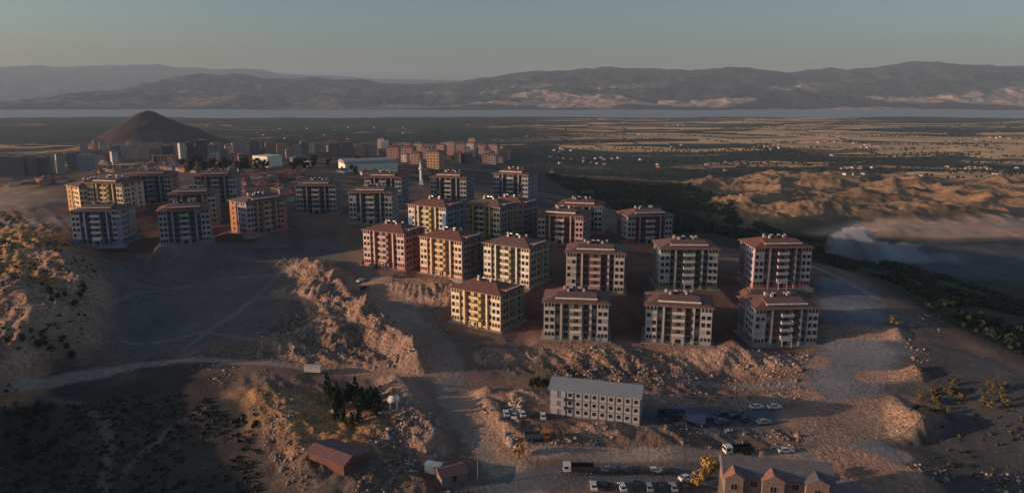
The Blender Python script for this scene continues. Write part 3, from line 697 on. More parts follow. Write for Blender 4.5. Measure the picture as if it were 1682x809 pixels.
# ------------------------------------------------------------------ far town
FARW = [mat('far_wall_%s' % k, c, .85) for k, c in (('cream',(.50,.43,.34)),('grey',(.33,.31,.31)),('tan',(.42,.27,.16)),('rose',(.40,.24,.21)),('dark',(.13,.12,.14)),('pale',(.55,.53,.50)))]
FROOF = [tile_mat('far_roof_red', (.20,.09,.07)), mat('far_roof_grey', (.16,.15,.15), .8)]
FWIN = win_mesh('far_window', 1.6, 1.5, 0)
FCACHE = {}
def far_block(name, u, v, wpx, hpx, wall, roof, turn, label, group, D=None, fall=3.0):
    if D is None: x, y = at(u, v)
    else: x, y, _ = at_depth(u, v, D)
    z = hz(x, y); Dv = y/ (cos(PITCH))
    wd = max(7 if Dv<1500 else 9, wpx/F*Dv); ht = max(3.2, hpx/F*Dv); nf = max(1, int(round(ht/fall))); ht = nf*fall
    nc = max(2, int(wd/3.6)); key = (nc, nf, wall, roof)
    wd = nc*3.6; dp = min(wd, 15) if wd < 22 else 14
    if key not in FCACHE:
        m = MB(); m.box(-wd/2, wd/2, -dp/2, dp/2, -4, ht, 0); m.box(-wd/2-.15, wd/2+.15, -dp/2-.15, dp/2+.15, ht-.3, ht+.001, 1)
        r = MB(); o = .7; e = ht+.004; rh = min(wd, dp)*.17
        r.box(-wd/2-o, wd/2+o, -dp/2-o, dp/2+o, e, e+.25, 0)
        e += .25; rx = max(.3, wd/2 - dp/2)
        a_, b_, c_, d_ = (-wd/2-o,-dp/2-o,e+.002),(wd/2+o,-dp/2-o,e+.002),(wd/2+o,dp/2+o,e+.002),(-wd/2-o,dp/2+o,e+.002)
        r.quad(a_,b_,(rx,0,e+rh),(-rx,0,e+rh)); r.quad(c_,d_,(-rx,0,e+rh),(rx,0,e+rh)); r.tri(b_,c_,(rx,0,e+rh)); r.tri(d_,a_,(-rx,0,e+rh))
        r.box(-.6, .6, -.6, .6, e+rh-.8, e+rh+1.0)
        FCACHE[key] = (m.mesh('wall', [FARW[wall], FARW[5]]), r.mesh('roof', [FROOF[roof]]))
    me = FCACHE[key]
    root = put(name, None, loc=(x, y, z), rz=radians(turn)); tag(root, label, 'building', group)
    put('wall', me[0], root); put('roof', me[1], root)
    if hpx > 8:
        for f in range(nf):
            for c in range(nc): put('window', FWIN, root, (-wd/2 + (c+.5)*wd/nc, -dp/2, f*fall+1.1))
            for c in (-1, 1): put('window', FWIN, root, (-wd/2, c*dp/4, f*fall+1.1), -pi/2)
    return root
TOWN = 'blocks of the old town behind the estate'
fb = [ # u, foot v, width, height, wall, roof, turn
 (12,290,26,30,4,1,5),(36,291,20,32,4,1,5),(56,290,14,30,4,1,0),(74,288,16,30,4,1,10),(101,285,12,30,0,1,40),(122,278,17,26,4,1,10),(146,281,26,23,1,1,8),(172,250,12,16,0,0,20),(189,270,11,22,5,1,45),(186,255,10,20,2,0,10),  # the pale entry stands in for a dark tower's sunlit edge
 (200,257,14,22,0,0,20),(218,262,18,22,1,0,12),(238,262,14,20,2,0,15),(256,266,18,24,4,0,20),(278,266,16,24,4,0,14),(300,262,10,26,5,1,45),(314,262,14,24,4,0,20),(334,262,18,28,4,1,12),(352,260,12,22,4,0,12),  # narrow pale entry stands in for the next dark block's sunlit side
 (376,256,12,16,5,0,25),(398,258,20,24,1,0,10),(420,255,16,22,4,0,15),(445,254,18,17,2,0,22),(466,258,20,22,2,0,20),(488,258,12,18,1,0,20),(518,253,20,16,5,1,12),(500,262,12,14,1,0,20),
 (550,256,18,20,4,0,12),(572,256,18,20,4,0,12),(592,258,14,18,3,0,10),(612,258,14,18,3,0,10),(648,262,20,20,3,0,-10),(672,263,22,18,3,0,-12),(700,262,14,18,3,0,-10),(716,276,26,26,2,0,-20),(742,256,14,22,3,0,-15),(758,262,16,24,3,0,-10),(774,258,14,22,0,0,-20),(794,262,14,22,3,0,-15),(812,264,14,24,3,0,-18),(730,252,12,18,5,0,-10),(688,250,12,16,3,0,-10),
 (160,262,12,14,4,0,10),(134,262,12,14,1,0,10),(86,284,10,24,1,1,20)]
names = ['cream','grey','tan','rose','dark','pale']
ORD = ['leftmost','second from the left','third from the left','fourth from the left','fifth from the left','sixth from the left','seventh from the left','eighth from the left','ninth from the left','tenth from the left','eleventh from the left','twelfth from the left','thirteenth from the left']
cls = {}
for q in sorted(fb): cls.setdefault((q[4], q[5]), []).append(q)
for (wl, rf), qs in cls.items():
    kind_ = '%s walled %s roofed' % (names[wl], ('red','grey')[rf])
    for k, (u, v, wp, hp, _a, _b, tn) in enumerate(qs):
        lab = '%s block, %s of its kind in the old town' % (kind_, ORD[k]) if len(qs) > 1 else 'only %s block in the old town behind the estate' % kind_
        far_block('town_block', u, v, wp, hp, wl, rf, tn, lab, TOWN + ', ' + kind_, fall=3.0)
rr = random.Random(31)
nb = 0
while nb < 95:
    u = rr.uniform(130, 835); v = rr.choice((248, 254, 260, 268)) + rr.uniform(-3, 3)
    if 405 < u < 460 and v > 250 or 535 < u < 640 and v > 258: continue
    far_block('town_block', u, v, rr.uniform(9, 18), rr.uniform(9, 18), rr.choice((0,1,2,3,3,4,4,1)), rr.choice((0,1)), rr.uniform(0, 35) if u < 620 else rr.uniform(-30,-5), 'hazy low block packed among the others of the old town behind the estate', 'dense blocks of the old town'); nb += 1
# low houses and workshops between the estate and the town
rr = random.Random(5)
low_spots = [(398+rr.random()*110, 285+rr.random()*45) for _ in range(30)] + [(150+rr.random()*250, 266+rr.random()*18) for _ in range(40)] + [(560+rr.random()*160, 276+rr.random()*16) for _ in range(20)] + [(10+rr.random()*95, 296+rr.random()*10) for _ in range(6)]
def clear_of_blocks(x, y, r=17):
    return all((x-q[0])**2 + (y-q[1])**2 > r*r for q in PLACED)
for (u, v) in low_spots:
    x, y = at(u, v)
    if not clear_of_blocks(x, y, 26): continue
    far_block('low_house', u, v, rr.uniform(8,18), rr.uniform(3,6), rr.choice((1,2,3,5)), rr.choice((0,0,1)), rr.uniform(-20,30), 'small low house on the open ground between the estate and the old town', 'low houses between estate and old town')
# farm houses over the plain
rr = random.Random(9)
fs = []
for (u0, v0, n0, du, dv) in [(1110,207,7,22,1.2),(1265,211,4,10,1),(1265,243,9,45,3),(1370,236,14,60,4),(1430,241,8,26,2),(1640,227,8,30,3),(1100,239,5,22,3),(1395,277,8,30,1.5),(1600,278,12,45,2.5),(1520,300,5,20,2),(1000,262,8,34,4),(925,247,5,20,3)]:
    fs += [(min(u0 + rr.gauss(0,.5)*du, 1680), v0 + rr.gauss(0,.5)*dv) for _ in range(n0)]
fs += [(rr.uniform(900,1682), rr.uniform(203,290)) for _ in range(22)] + [(rr.uniform(330,880), rr.uniform(205,232)) for _ in range(24)] + [(905+i*11, 258+i*1.6) for i in range(9)] + [(1380+rr.random()*60, 301) for _ in range(4)]
for (u, v) in fs:
    far_block('farmhouse', u, v, rr.uniform(1.6,4.2), rr.uniform(1.0,1.9), rr.choice((5,1,0,2,1)), 1 if rr.random()<.7 else 0, rr.uniform(-40,40), 'tiny pale farmhouse dotted among the fields of the plain', 'farmhouses on the plain')
# large cream hall fronts
def simple_building(name, x, y, z, L, W, H, turn, wallm, roofm, label, cat, kind_roof='flat', wins=0):
    root = put(name, None, loc=(x, y, z), rz=radians(turn)); tag(root, label, cat)
    m = MB(); m.box(-L/2, L/2, -W/2, W/2, -3, H, 0); put('wall', m.mesh('wall', [wallm]), root)
    r = MB()
    if kind_roof == 'vault':
        pr = [(-W/2-.4, H+.003)] + [(W/2+.4, H+.003)] + [((W/2+.4)*cos(t*pi/10), H+.01+3.2*sin(t*pi/10)) for t in range(1, 10)]
        r.prism(pr, -L/2-.4, L/2+.4)
    elif kind_roof == 'gable':
        r.prism([(-W/2-.6,H-.15),(W/2+.6,H-.15),(W/2+.6,H+.05),(0,H+W*.24),(-W/2-.6,H+.05)], -L/2-.6, L/2+.6)
    else:
        r.box(-L/2-.3, L/2+.3, -W/2-.3, W/2+.3, H+.003, H+.5)
    put('roof', r.mesh('roof', [roofm]), root)
    for k in range(wins): put('window', FWIN, root, (-L/2+(k+.5)*L/wins, -W/2, H-2.4))
    return root
x, y = at(440, 274); simple_building('hall', x, y, hz(x, y), 20, 18, 10.5, -30, mat('cream_cladding', (.80,.76,.62), .7), FARW[5], 'tall windowless cream hall catching the sun in the old town', 'hall')
x, y = at(590, 284); simple_building('sports_hall', x+6, y+10, hz(x, y), 46, 26, 8, 55-30, mat('cream_cladding', (.8,.76,.62)), mat('vault_sheet', (.30,.29,.28), .5), 'long low cream hall under a curved grey roof', 'sports hall', 'vault')
x, y = at(505, 275); simple_building('kiosk', x, y, hz(x, y), 7, 7, 5, -25, FARW[5], FARW[5], 'small bright white box building between the two cream halls', 'kiosk')
# minaret
x, y = at(692, 304); z = hz(x, y); root = put('minaret', None, loc=(x, y, z)); tag(root, 'slender white minaret left of the slate grey block', 'minaret')
mp_ = mat('minaret_plaster', (.8,.78,.74), .7)
m = MB(); m.box(-1.6,1.6,-1.6,1.6,-2,4,0,taper=(.4,.4)); m.tube((0,0,4),(0,0,15.5),.95,.85,12); put('shaft', m.mesh('shaft', [mp_]), root)
m = MB(); m.tube((0,0,11.2),(0,0,11.9),1.0,1.7,12); m.tube((0,0,11.9),(0,0,12.7),1.7,1.7,12); put('balcony', m.mesh('balcony', [mp_]), root)
m = MB(); m.tube((0,0,15.5),(0,0,19.2),1.05,.05,12); put('spire', m.mesh('spire', [mat('lead_roof', (.3,.31,.33), .5)]), root)

# ------------------------------------------------------------------ foreground buildings
# three storey modular dormitory
DW = mat('dormitory_panel', (.36,.355,.37), .6, .3, 0, .06); DR = mat('dormitory_roof', (.22,.25,.28), .45, .4, 0, .08); DJ = mat('dormitory_joint', (.10,.11,.13), .6)
xa, ya, za = at_depth(905, 684, 219); xb, yb, zb = at_depth(1048, 692, 212)
ang = math.atan2(yb-ya, xb-xa); Ld = 26.6; Wd = 9.5
cx, cy = (xa+xb)/2 - sin(ang)*Wd/2, (ya+yb)/2 + cos(ang)*Wd/2
root = put('dormitory', None, loc=(cx, cy, (za+zb)/2), rz=ang); tag(root, 'grey white three storey modular dormitory with a plain grey blue roof on the construction ground', 'dormitory')
m = MB(); m.box(-Ld/2, Ld/2, -Wd/2, Wd/2, -2.5, 8.0, 0); put('wall', m.mesh('wall', [DW]), root)
m = MB()
for k in range(12): xk = -Ld/2 + k*Ld/11; m.box(xk-.13, xk+.13, -Wd/2-.08, -Wd/2-.002, 0, 8, 0)
for k in range(4): zk = k*2.6; m.box(-Ld/2, Ld/2, -Wd/2-.10, -Wd/2-.085, zk, zk+.22, 0)
for s in (-1, 1):
    for k in range(4):
        yk = -Wd/2 + k*Wd/3; xq = sorted((s*(Ld/2+.06), s*(Ld/2+.002))); m.box(xq[0], xq[1], yk-.1, yk+.1, 0, 8, 0)
put('panel_joint', m.mesh('panel_joint', [DJ]), root)
m = MB(); m.prism([(-Wd/2-.7,8.0),(Wd/2+.7,8.0),(Wd/2+.7,8.15),(0,10.3),(-Wd/2-.7,8.15)], -Ld/2-.5, Ld/2+.5); put('roof', m.mesh('roof', [DR]), root)
DWIN = win_mesh('dorm_window', 1.0, 1.1, 0)
for f in range(3):
    for k in range(2, 11): put('window', DWIN, root, (-Ld/2+(k+.5)*Ld/11, -Wd/2, f*2.6+1.05))
m = MB()
for f in (1, 2): m.box(-Ld/2+.3, -Ld/2+4.4, -Wd/2-1.2, -Wd/2-.1, f*2.6-.1, f*2.6, 0); m.box(-Ld/2+.3, -Ld/2+4.4, -Wd/2-1.2, -Wd/2-1.14, f*2.6+.003, f*2.6+.9, 0)
for xx in (.35, 2.3, 4.3): m.box(-Ld/2+xx-.06, -Ld/2+xx+.06, -Wd/2-1.13, -Wd/2-1.02, -.5, 8, 0)
put('stair_gallery', m.mesh('stair_gallery', [DW]), root)

# red brown shed
x, y = at(555, 752); z = hz(x, y)
root = put('shed', None, loc=(x, y, z), rz=radians(-32)); tag(root, 'low shed with a rusty red brown metal roof beside the dry golden slope', 'shed')
m = MB(); m.box(-6.4, 6.4, -4.2, 4.2, -2, 1.5, 0); put('wall', m.mesh('wall', [mat('shed_wall', (.15,.062,.05), .8)]), root)
rs = mat('rusty_sheet', (.16,.085,.085), .6, .3, 0, .35, 1.5)
m = MB(); m.prism([(-4.9,1.25),(4.9,1.25),(4.9,1.4),(-1.6,2.9),(-4.9,1.4)], -7.2, 7.2); put('roof', m.mesh('roof', [rs]), root)
# hut with a cream water box
x, y = at(735, 783); z = hz(x, y)
root = put('hut', None, loc=(x+1, y, z), rz=radians(25)); tag(root, 'small hut with a dusty pink brown roof among rubble near the dirt road', 'hut')
m = MB(); m.box(-3.6, 3.6, -2.8, 2.8, -1.5, 2.2, 0); put('wall', m.mesh('wall', [mat('hut_wall', (.22,.17,.15), .9)]), root)
m = MB(); m.prism([(-3.2,2.0),(3.2,2.0),(3.2,2.15),(0,3.3),(-3.2,2.15)], -4, 4); put('roof', m.mesh('roof', [mat('hut_roof', (.20,.11,.10), .8, .2, 0, .3, 2)]), root)
m = MB(); m.box(-.5,.5,-2.86,-2.802,0,1.9,0); put('door', m.mesh('door', [GLASS]), root)
x, y = at(713, 770); z = hz(x, y)
root = put('storage_box', None, loc=(x, y, z), rz=radians(-20)); tag(root, 'pale cream storage box lit by the sun beside the small hut', 'storage box')
cb = mat('cream_box', (.8,.74,.6), .6)
m = MB(); m.box(-2.2, 2.2, -1.3, 1.3, -.8, 2.2, 0); put('body', m.mesh('body', [cb]), root)
m = MB(); m.prism([(-1.5,2.2),(1.5,2.2),(1.5,2.3),(0,2.8),(-1.5,2.3)], -2.4, 2.4); put('lid', m.mesh('lid', [cb]), root)
# stone house with gabled bays, bottom right
xa, ya, za = at_depth(1200, 800, 176); xb, yb, zb = at_depth(1372, 800, 172)
SW = mat('stone_wall', (.22,.165,.14), .9, .1, 0, .2, 1.5); SR = mat('slate_roof', (.12,.115,.13), .7); SR2 = tile_mat('house_tile', (.30,.15,.11)); SD = mat('stone_base', (.10,.085,.075), .9)
cx, cy = (xa+xb)/2, (ya+yb)/2 + 5; gz = hz(cx, cy)
root = put('stone_house', None, loc=(cx, cy, gz), rz=math.atan2(yb-ya, xb-xa)); tag(root, 'long brown stone house with gabled bays and square windows at the bottom right', 'house')
top = at_depth(1300, 797, 172)[2] - gz
m = MB(); m.box(-12.4, 12.4, -4, 5, -3, top-.2, 0); m.box(-12.45, 12.45, -4.05, 5.05, -3, top-4.6, 1)
bays = [(-10.4,2.1),(-1.4,2.5),(8.6,2.6)]
for bx_, hw in bays:
    m.box(bx_-hw, bx_+hw, -5.6, -4.003, -3, top+.3, 0); m.box(bx_-hw-.05, bx_+hw+.05, -5.65, -4.06, -3, top-4.5, 1)
put('wall', m.mesh('wall', [SW, SD]), root)
m = MB(); m.prism([(-4.6,top-.1),(5.6,top-.1),(5.6,top+.1),(.5,top+3.2),(-4.6,top+.1)], -12.9, 12.9, 0); put('roof', m.mesh('roof', [SR]), root)
for i, (bx_, hw) in enumerate(bays):
    m = MB(); o = .35; zt = top + .303
    pr = [(bx_-hw-o, zt),(bx_+hw+o, zt),(bx_, zt+1.55)]
    k = len(m.v); m.v += [(q[0], -6.0, q[1]) for q in pr] + [(q[0], -.5, q[1]) for q in pr]
    for q, mi in (((0,1,2),1),((5,4,3),0),((0,2,5,3),0),((1,4,5,2),0),((0,3,4,1),0)): m.f.append(q); m.m.append(mi)
    put('bay_roof', m.mesh('bay_roof', [SR2 if i < 2 else SR, SW]), root)
SWIN = win_mesh('house_window', 1.45, 1.5, 1)
for bx_, hw in bays: put('window', SWIN, root, (bx_, -5.6, top-2.6))
for bx_ in (-5.6, 4.0): put('window', SWIN, root, (bx_, -4.0, top-2.4))
m = MB(); m.box(-3.6,-2.8,1.2,2.0,top+1.5,top+4.2,0); put('chimney', m.mesh('chimney', [SR2]), root)

# ------------------------------------------------------------------ vehicles
TYRE = mat('tyre', (.02,.02,.02), .9); CG = mat('car_glass', (.015,.017,.02), .1, .6); RIM = mat('rim', (.4,.4,.42), .35, .5, .6); LAMPM = mat('lamp_lens', (.7,.68,.6), .2)
def paintm(name, c): return mat('car_paint_'+name, c, .28, .5, .1, .03)
CP = {k: paintm(k, c) for k, c in {'white':(.72,.71,.69),'dark':(.035,.037,.042),'silver':(.38,.38,.39),'blue':(.03,.05,.12),'red':(.28,.03,.025),'grey':(.14,.14,.15)}.items()}
def car_proto(pt):
    root = put('parked_car', None)
    m = MB(); pr = [(-.55,.0)]   # side outline in (y=length, z)
    L = 2.15
    side = [(-L,.32),(L,.32),(L,.75),(L-.15,.88),(1.0,.98),(-1.75,1.0),(-L,.9)]
    def loft(outl, hw0, hw1, mt):
        k = len(m.v); n_ = len(outl)
        for s in (-1, 1):
            for (a_, z_), hh in zip(outl, (hw0 if not isinstance(hw0, list) else hw0)*1): m.v.append((a_, s*hh, z_))
        for i in range(n_):
            j = (i+1) % n_; m.f.append((k+i, k+j, k+n_+j, k+n_+i)); m.m.append(mt)
        m.f.append(tuple(k+n_-1-i for i in range(n_))); m.m.append(mt); m.f.append(tuple(k+n_+i for i in range(n_))); m.m.append(mt)
    loft(side, [.86,.86,.88,.80,.84,.84,.84], None, 0)
    loft([(.95,.96),(.35,1.42),(-1.25,1.44),(-1.75,.98)], [.80,.62,.62,.78], None, 0)
    put('body', m.mesh('body', [CP[pt]]), root)
    g = MB()
    for s in (-1, 1): g.quad((.75,s*.795,1.03),(.28,s*.655,1.38),(-1.2,s*.655,1.38),(-1.55,s*.795,1.03))
    g.quad((1.0,-.70,1.0),(1.0,.70,1.0),(.40,.58,1.40),(.40,-.58,1.40)); g.quad((-1.30,-.58,1.42),(-1.30,.58,1.42),(-1.79,.68,1.03),(-1.79,-.68,1.03))
    put('window_glass', g.mesh('window_glass', [CG]), root)
    wm_ = MB(); wm_.tube((0,-.1,0),(0,.1,0),.32,n=14); wm_.tube((0,-.105,0),(0,.105,0),.18,n=10,m=1); wme = wm_.mesh('wheel', [TYRE, RIM])
    for x_ in (-1.35, 1.35):
        for s in (-1, 1): put('wheel', wme, root, (x_, s*.80, .32))
    h = MB(); h.box(-.03,.03,-.18,.18,-.07,.07); hme = h.mesh('headlight', [LAMPM])
    for s in (-1, 1): put('headlight', hme, root, (2.14, s*.62, .70))
    return root
def truck_proto(cabm, bedm, L=7.5, kind='tipper'):
    root = put('truck', None)
    m = MB(); m.box(-L/2, L/2, -.45, .45, .65, .95, 0); put('chassis', m.mesh('chassis', [TYRE]), root)
    m = MB(); k = len(m.v); m.prism([(0,0)]*0 or [(-1.15,.9),(1.15,.9),(1.15,2.7),(1.0,2.85),(-1.0,2.85),(-1.15,2.7)], L/2-1.9, L/2+.1, 0); cab_ = put('cab', m.mesh('cab', [cabm]), root)
    m = MB(); m.box(L/2+.102, L/2+.14, -1.0, 1.0, 1.75, 2.55); 
    for s in (-1, 1): q_ = sorted((s*1.153, s*1.18)); m.box(L/2-1.2, L/2-.2, q_[0], q_[1], 1.75, 2.45)
    put('windscreen', m.mesh('windscreen', [CG]), cab_)
    m = MB()
    if kind == 'tipper': m.box(-L/2-.2, L/2-2.1, -1.2, 1.2, 1.0, 1.15); m.box(-L/2-.2, L/2-2.1, -1.2,-1.1,1.15,2.4); m.box(-L/2-.2, L/2-2.1, 1.1,1.2,1.15,2.4); m.box(-L/2-.2,-L/2-.1,-1.1,1.1,1.15,2.4); m.box(L/2-2.2,L/2-2.1,-1.1,1.1,1.15,2.7)
    else: m.box(-L/2-.2, L/2-2.1, -1.22, 1.22, 1.0, 3.1, 0, taper=(.03,.03))
    put('load_bed' if kind == 'tipper' else 'cargo_box', m.mesh('bed', [bedm]), root)
    wm_ = MB(); wm_.tube((0,-.15,0),(0,.15,0),.5,n=14); wm_.tube((0,-.155,0),(0,.155,0),.25,n=10,m=1); wme = wm_.mesh('wheel', [TYRE, RIM])
    for x_ in (-L/2+.8, -L/2+1.9, L/2-1.2):
        for s in (-1, 1): put('wheel', wme, root, (x_, s*1.0, .5))
    return root
protos = {}
def place(kind, u, v, turn, label, cat, group):
    x, y = at(u, v); z = hz(x, y)
    if kind not in protos:
        protos[kind] = truck_proto(*TRK[kind]) if kind in TRK else car_proto(kind); o = protos[kind]
    else: o = copy_tree(protos[kind])
    o.location = (x, y, z + .03); o.rotation_euler = (0, 0, radians(turn)); tag(o, label, cat, group); return o
TRK = {'truck_white_dark': (CP['white'], CP['dark'], 8.0, 'tipper'), 'truck_box': (CP['dark'], CP['blue'], 7.5, 'box'), 'truck_orange': (mat('orange_cab',(.55,.16,.03),.4), CP['grey'], 7.0, 'tipper')}
def car(c, u, v, turn, label): place(c, u, v, turn, label, 'car', 'cars parked around the building site')
car('white',832,682,95,'white car leftmost of the little group parked left of the dormitory')
car('white',846,681,80,'white car second from the left in the group left of the dormitory')
car('white',858,680,100,'white car third from the left in the group left of the dormitory')
car('dark',874,683,90,'dark car nearest the dormitory in the group to its left')
car('dark',602,437,10,'dark car at the left end of the row in front of the salmon block')
car('silver',612,441,20,'silver car second in the row in front of the salmon block')
car('dark',622,443,15,'dark car in the middle of the row in front of the salmon block')
car('silver',634,444,10,'silver car at the right end of the row in front of the salmon block')
car('grey',652,456,0,'grey car on the lit track below the salmon block')
car('white',593,462,60,'white car alone at the top of the dirt road by the rubble bank')
car('dark',598,474,70,'dark car just below the lone white one by the rubble bank')
car('white',1243,670,8,'white car left of its twin on the dusty yard right of the dormitory')
car('white',1272,670,8,'white car at the right end of the dusty yard')
car('dark',1148,688,170,'dark car between the box trucks and the other dark cars of the yard')
car('blue',1165,690,5,'dark blue car beside a dark one in the middle of the yard')
car('dark',1203,686,30,'dark car with its nose to the slope in the yard')
car('grey',1214,680,100,'grey car parked crosswise in the yard')
car('silver',1000,773,0,'silver car on the lower road behind the tipper truck')
car('dark',1012,777,5,'dark car just right of the silver one on the lower road')
car('grey',1028,774,0,'grey car third behind the tipper truck on the lower road')
car('dark',1063,777,0,'dark car in the middle of the lower road')
car('white',1076,775,5,'white car in the middle of the lower road')
car('white',1128,787,20,'white car by the golden tree at the end of the lower road')
car('dark',995,800,0,'dark car leftmost of the row along the bottom edge')
car('white',1022,802,95,'white car in the row along the bottom edge')
car('dark',1046,800,88,'dark car parked crosswise in the row along the bottom edge')
car('silver',1066,802,90,'silver car in the row along the bottom edge')
car('dark',1086,802,92,'dark car towards the right end of the row along the bottom edge')
car('silver',1106,802,90,'silver car at the right end of the row along the bottom edge')
for i_, (c_, u_, v_, t_, lb_) in enumerate([('dark',1095,693,10,'dark car below the box truck nearest the dormitory'),('dark',1120,697,160,'dark car second from the dormitory along the front of the yard'),('grey',1185,694,20,'grey car at the front edge of the yard'),('dark',1222,690,70,'dark car turned across the yard beside the grey one'),('blue',1186,681,200,'dark blue car at the back edge of the yard'),('silver',1255,695,12,'silver car alone at the front right of the yard'),
    ('white',1290,742,5,'white car on the terrace right of the stone house roof'),('dark',1045,775,2,'dark car between the grey and the white cars of the lower road'),('dark',1098,778,2,'dark car right of the middle of the lower road'),('white',975,800,88,'white car furthest left along the bottom edge'),('dark',1126,803,90,'dark car last in the bottom row beside the golden trees'),('white',892,684,90,'white car tucked against the left end of the dormitory')]):
    car(c_, u_, v_, t_, lb_)
place('truck_white_dark',950,776,180,'tipper truck with a white cab and dark bed on the lower road','truck','trucks on the building site')
place('truck_box',1102,684,172,'dark box truck nearest the dormitory in the yard','truck','trucks on the building site')
o = place('truck_orange',882,722,5,'small truck with an orange cab below the terrace edge','truck','trucks on the building site')
place('truck_box',1136,695,160,'dark box truck closest to the slope in the yard','truck','trucks on the building site')
place('truck_white_dark',1212,745,190,'tipper truck behind the golden trees','truck','trucks on the building site')
# pale container trailer on the road
x, y = at(515, 611); root = put('trailer', None, loc=(x, y, hz(x, y)), rz=radians(-8)); tag(root, 'long pale trailer standing beside the light dirt road', 'trailer')
m = MB(); m.box(-2.9,2.9,-1.1,1.1,.6,2.6); put('body', m.mesh('body', [mat('pale_panel', (.5,.47,.44), .6)]), root)
wm_ = MB(); wm_.tube((0,-.12,0),(0,.12,0),.35,n=12); wme = wm_.mesh('wheel', [TYRE])
for sx_ in (-1.6, 1.6):
    for s in (-1, 1): put('wheel', wme, root, (sx_, s*.95, .35))
# white tank on a leg
x, y = at(648, 674); root = put('water_tank', None, loc=(x, y, hz(x, y))); tag(root, 'white rounded tank on a short stand beside the dirt road', 'water tank')
m = MB(); m.tube((-1.6,0,3.0),(1.2,0,3.0),1.1,1.1,16); m.tube((1.2,0,3.0),(1.7,0,3.0),1.1,.5,16); m.tube((-1.6,0,3.0),(-2.1,0,3.0),1.1,.5,16); put('tank', m.mesh('tank', [CHIM], True), root)
m = MB()
for sx_ in (-1.2, .9):
    for s in (-.7, .7): m.box(sx_-.1, sx_+.1, s-.1, s+.1, -.6, 2.2)
put('stand', m.mesh('stand', [CHIM]), root)
# poles
def pole(u, v, h, c, label):
    x, y = at(u, v); root = put('utility_pole', None, loc=(x, y, hz(x, y))); tag(root, label, 'pole')
    m = MB(); m.tube((0,0,-1),(0,0,h),.16,.09,10); put('post', m.mesh('post', [c]), root)
    m = MB(); m.box(-.9,.9,-.06,.06,h-.5,h-.38)
    for s in (-.8, 0, .8): m.tube((s,0,h-.38),(s,0,h-.15),.05,.04,6)
    put('crossarm', m.mesh('crossarm', [c]), root)
pole(785, 795, 9, mat('weathered_pole', (.16,.18,.16), .8), 'thin grey green pole at the side of the wide dirt road')
pole(1192, 822, 9.5, mat('pale_pole', (.62,.56,.48), .7), 'pale pole in front of the left bay of the stone house')
pole(1440, 722, 8, mat('weathered_pole', (.16,.18,.16)), 'thin dark pole on the slate grey road near the furrowed heap')

# ------------------------------------------------------------------ trees
def leaf_mat(name, c):
    m = mat(name, c, .8, .15, 0, .45, 1.3); return m
LG = leaf_mat('leaf_dark', (.022,.033,.018)); LP = leaf_mat('leaf_pine', (.022,.038,.020)); LY = leaf_mat('leaf_sun_golden', (.42,.27,.09)); LO = leaf_mat('leaf_olive', (.075,.075,.035)); BARK = mat('bark', (.08,.055,.04), .9)  # LY has golden sunlight put into the leaf colour
def tree_meshes(kind, seed, lm, h=5.5):
    r = random.Random(seed); t = MB(); th = h*.35
    t.tube((0,0,-.6),(0,0,th),.16,.11,7)
    for k in range(4):
        a = k*pi/2 + r.uniform(-.5,.5); t.tube((0,0,th*.85),(cos(a)*h*.16, sin(a)*h*.16, h*.62),.08,.03,5)
    c = MB(); nl = 560
    cl = []
    if kind == 'cone':
        for _ in range(26): z_ = r.uniform(.12, .97); rad = (1 - z_)*h*.24 + .12; a = r.uniform(0, 2*pi); cl.append((cos(a)*rad*.75, sin(a)*rad*.75, z_*h, .30*h*.3*(1.25 - z_*.8)))
    else:
        for _ in range(13):
            a = r.uniform(0, 2*pi); rad = r.uniform(.05,.30)*h; cl.append((cos(a)*rad, sin(a)*rad, r.uniform(.38,.88)*h, r.uniform(.10,.17)*h))
    for _ in range(nl):
        q = r.choice(cl); d = Vector((r.gauss(0,1), r.gauss(0,1), r.gauss(0,1))).normalized()*q[3]*r.uniform(.55,1.15)
        p_ = Vector(q[:3]) + d; n_ = (d.normalized() + Vector((r.gauss(0,.5), r.gauss(0,.5), r.gauss(0,.5)))).normalized()
        a_ = n_.orthogonal().normalized()*r.uniform(.14,.26); b_ = n_.cross(a_)*r.uniform(.6,1.1)
        c.quad(p_-a_-b_*.6, p_+a_-b_, p_+a_*.8+b_, p_-a_+b_*.9)
    return t.mesh('trunk', [BARK]), c.mesh('crown', [lm])
TM = {k: [tree_meshes(s, 20+i*7+len(k), lm_) for i in range(3)] for k, s, lm_ in (('pine','cone',LP),('dark','round',LG),('golden','round',LY),('olive','round',leaf_mat('leaf_orchard', (.15,.115,.06))))}  # orchard leaf colour is warmed to look golden lit
def tree(u, v, kind, h, label, group, spread=1.0):
    x, y = at(u, v); z = hz(x, y)
    if not clear_of_blocks(x, y, 14): return
    me = random.choice(TM[kind]); s = h/5.5; rz = random.uniform(0, 6.28)
    root = put({'pine':'pine_tree','dark':'dark_tree','golden':'sun_golden_tree','olive':'olive_tree'}[kind], None, loc=(x, y, z), rz=rz)
    root.scale = (s*spread, s*spread, s); tag(root, label, 'tree', group)
    put('trunk', me[0], root); put('crown', me[1], root)
r = random.Random(3)
for k in range(26):
    t_ = r.random(); tree(530 + t_*95 + r.uniform(-6,6), 640 + t_*22 + r.uniform(-8,28), 'pine', r.uniform(4.5,6.5), 'dark pine of the small plantation below the light dirt road', 'dark pines of the plantation')
for (u, v) in [(552,690),(565,696),(578,700),(590,693)]: tree(u, v, 'pine', 5, 'dark pine standing in front of the plantation on the golden slope', 'pines on the golden slope')
for k in range(20): tree(r.uniform(1510,1582), r.uniform(632,682), 'olive', r.uniform(2.0,3.3), 'small round orchard tree with sun tipped leaves on the dark right slope', 'orchard trees, larger group')
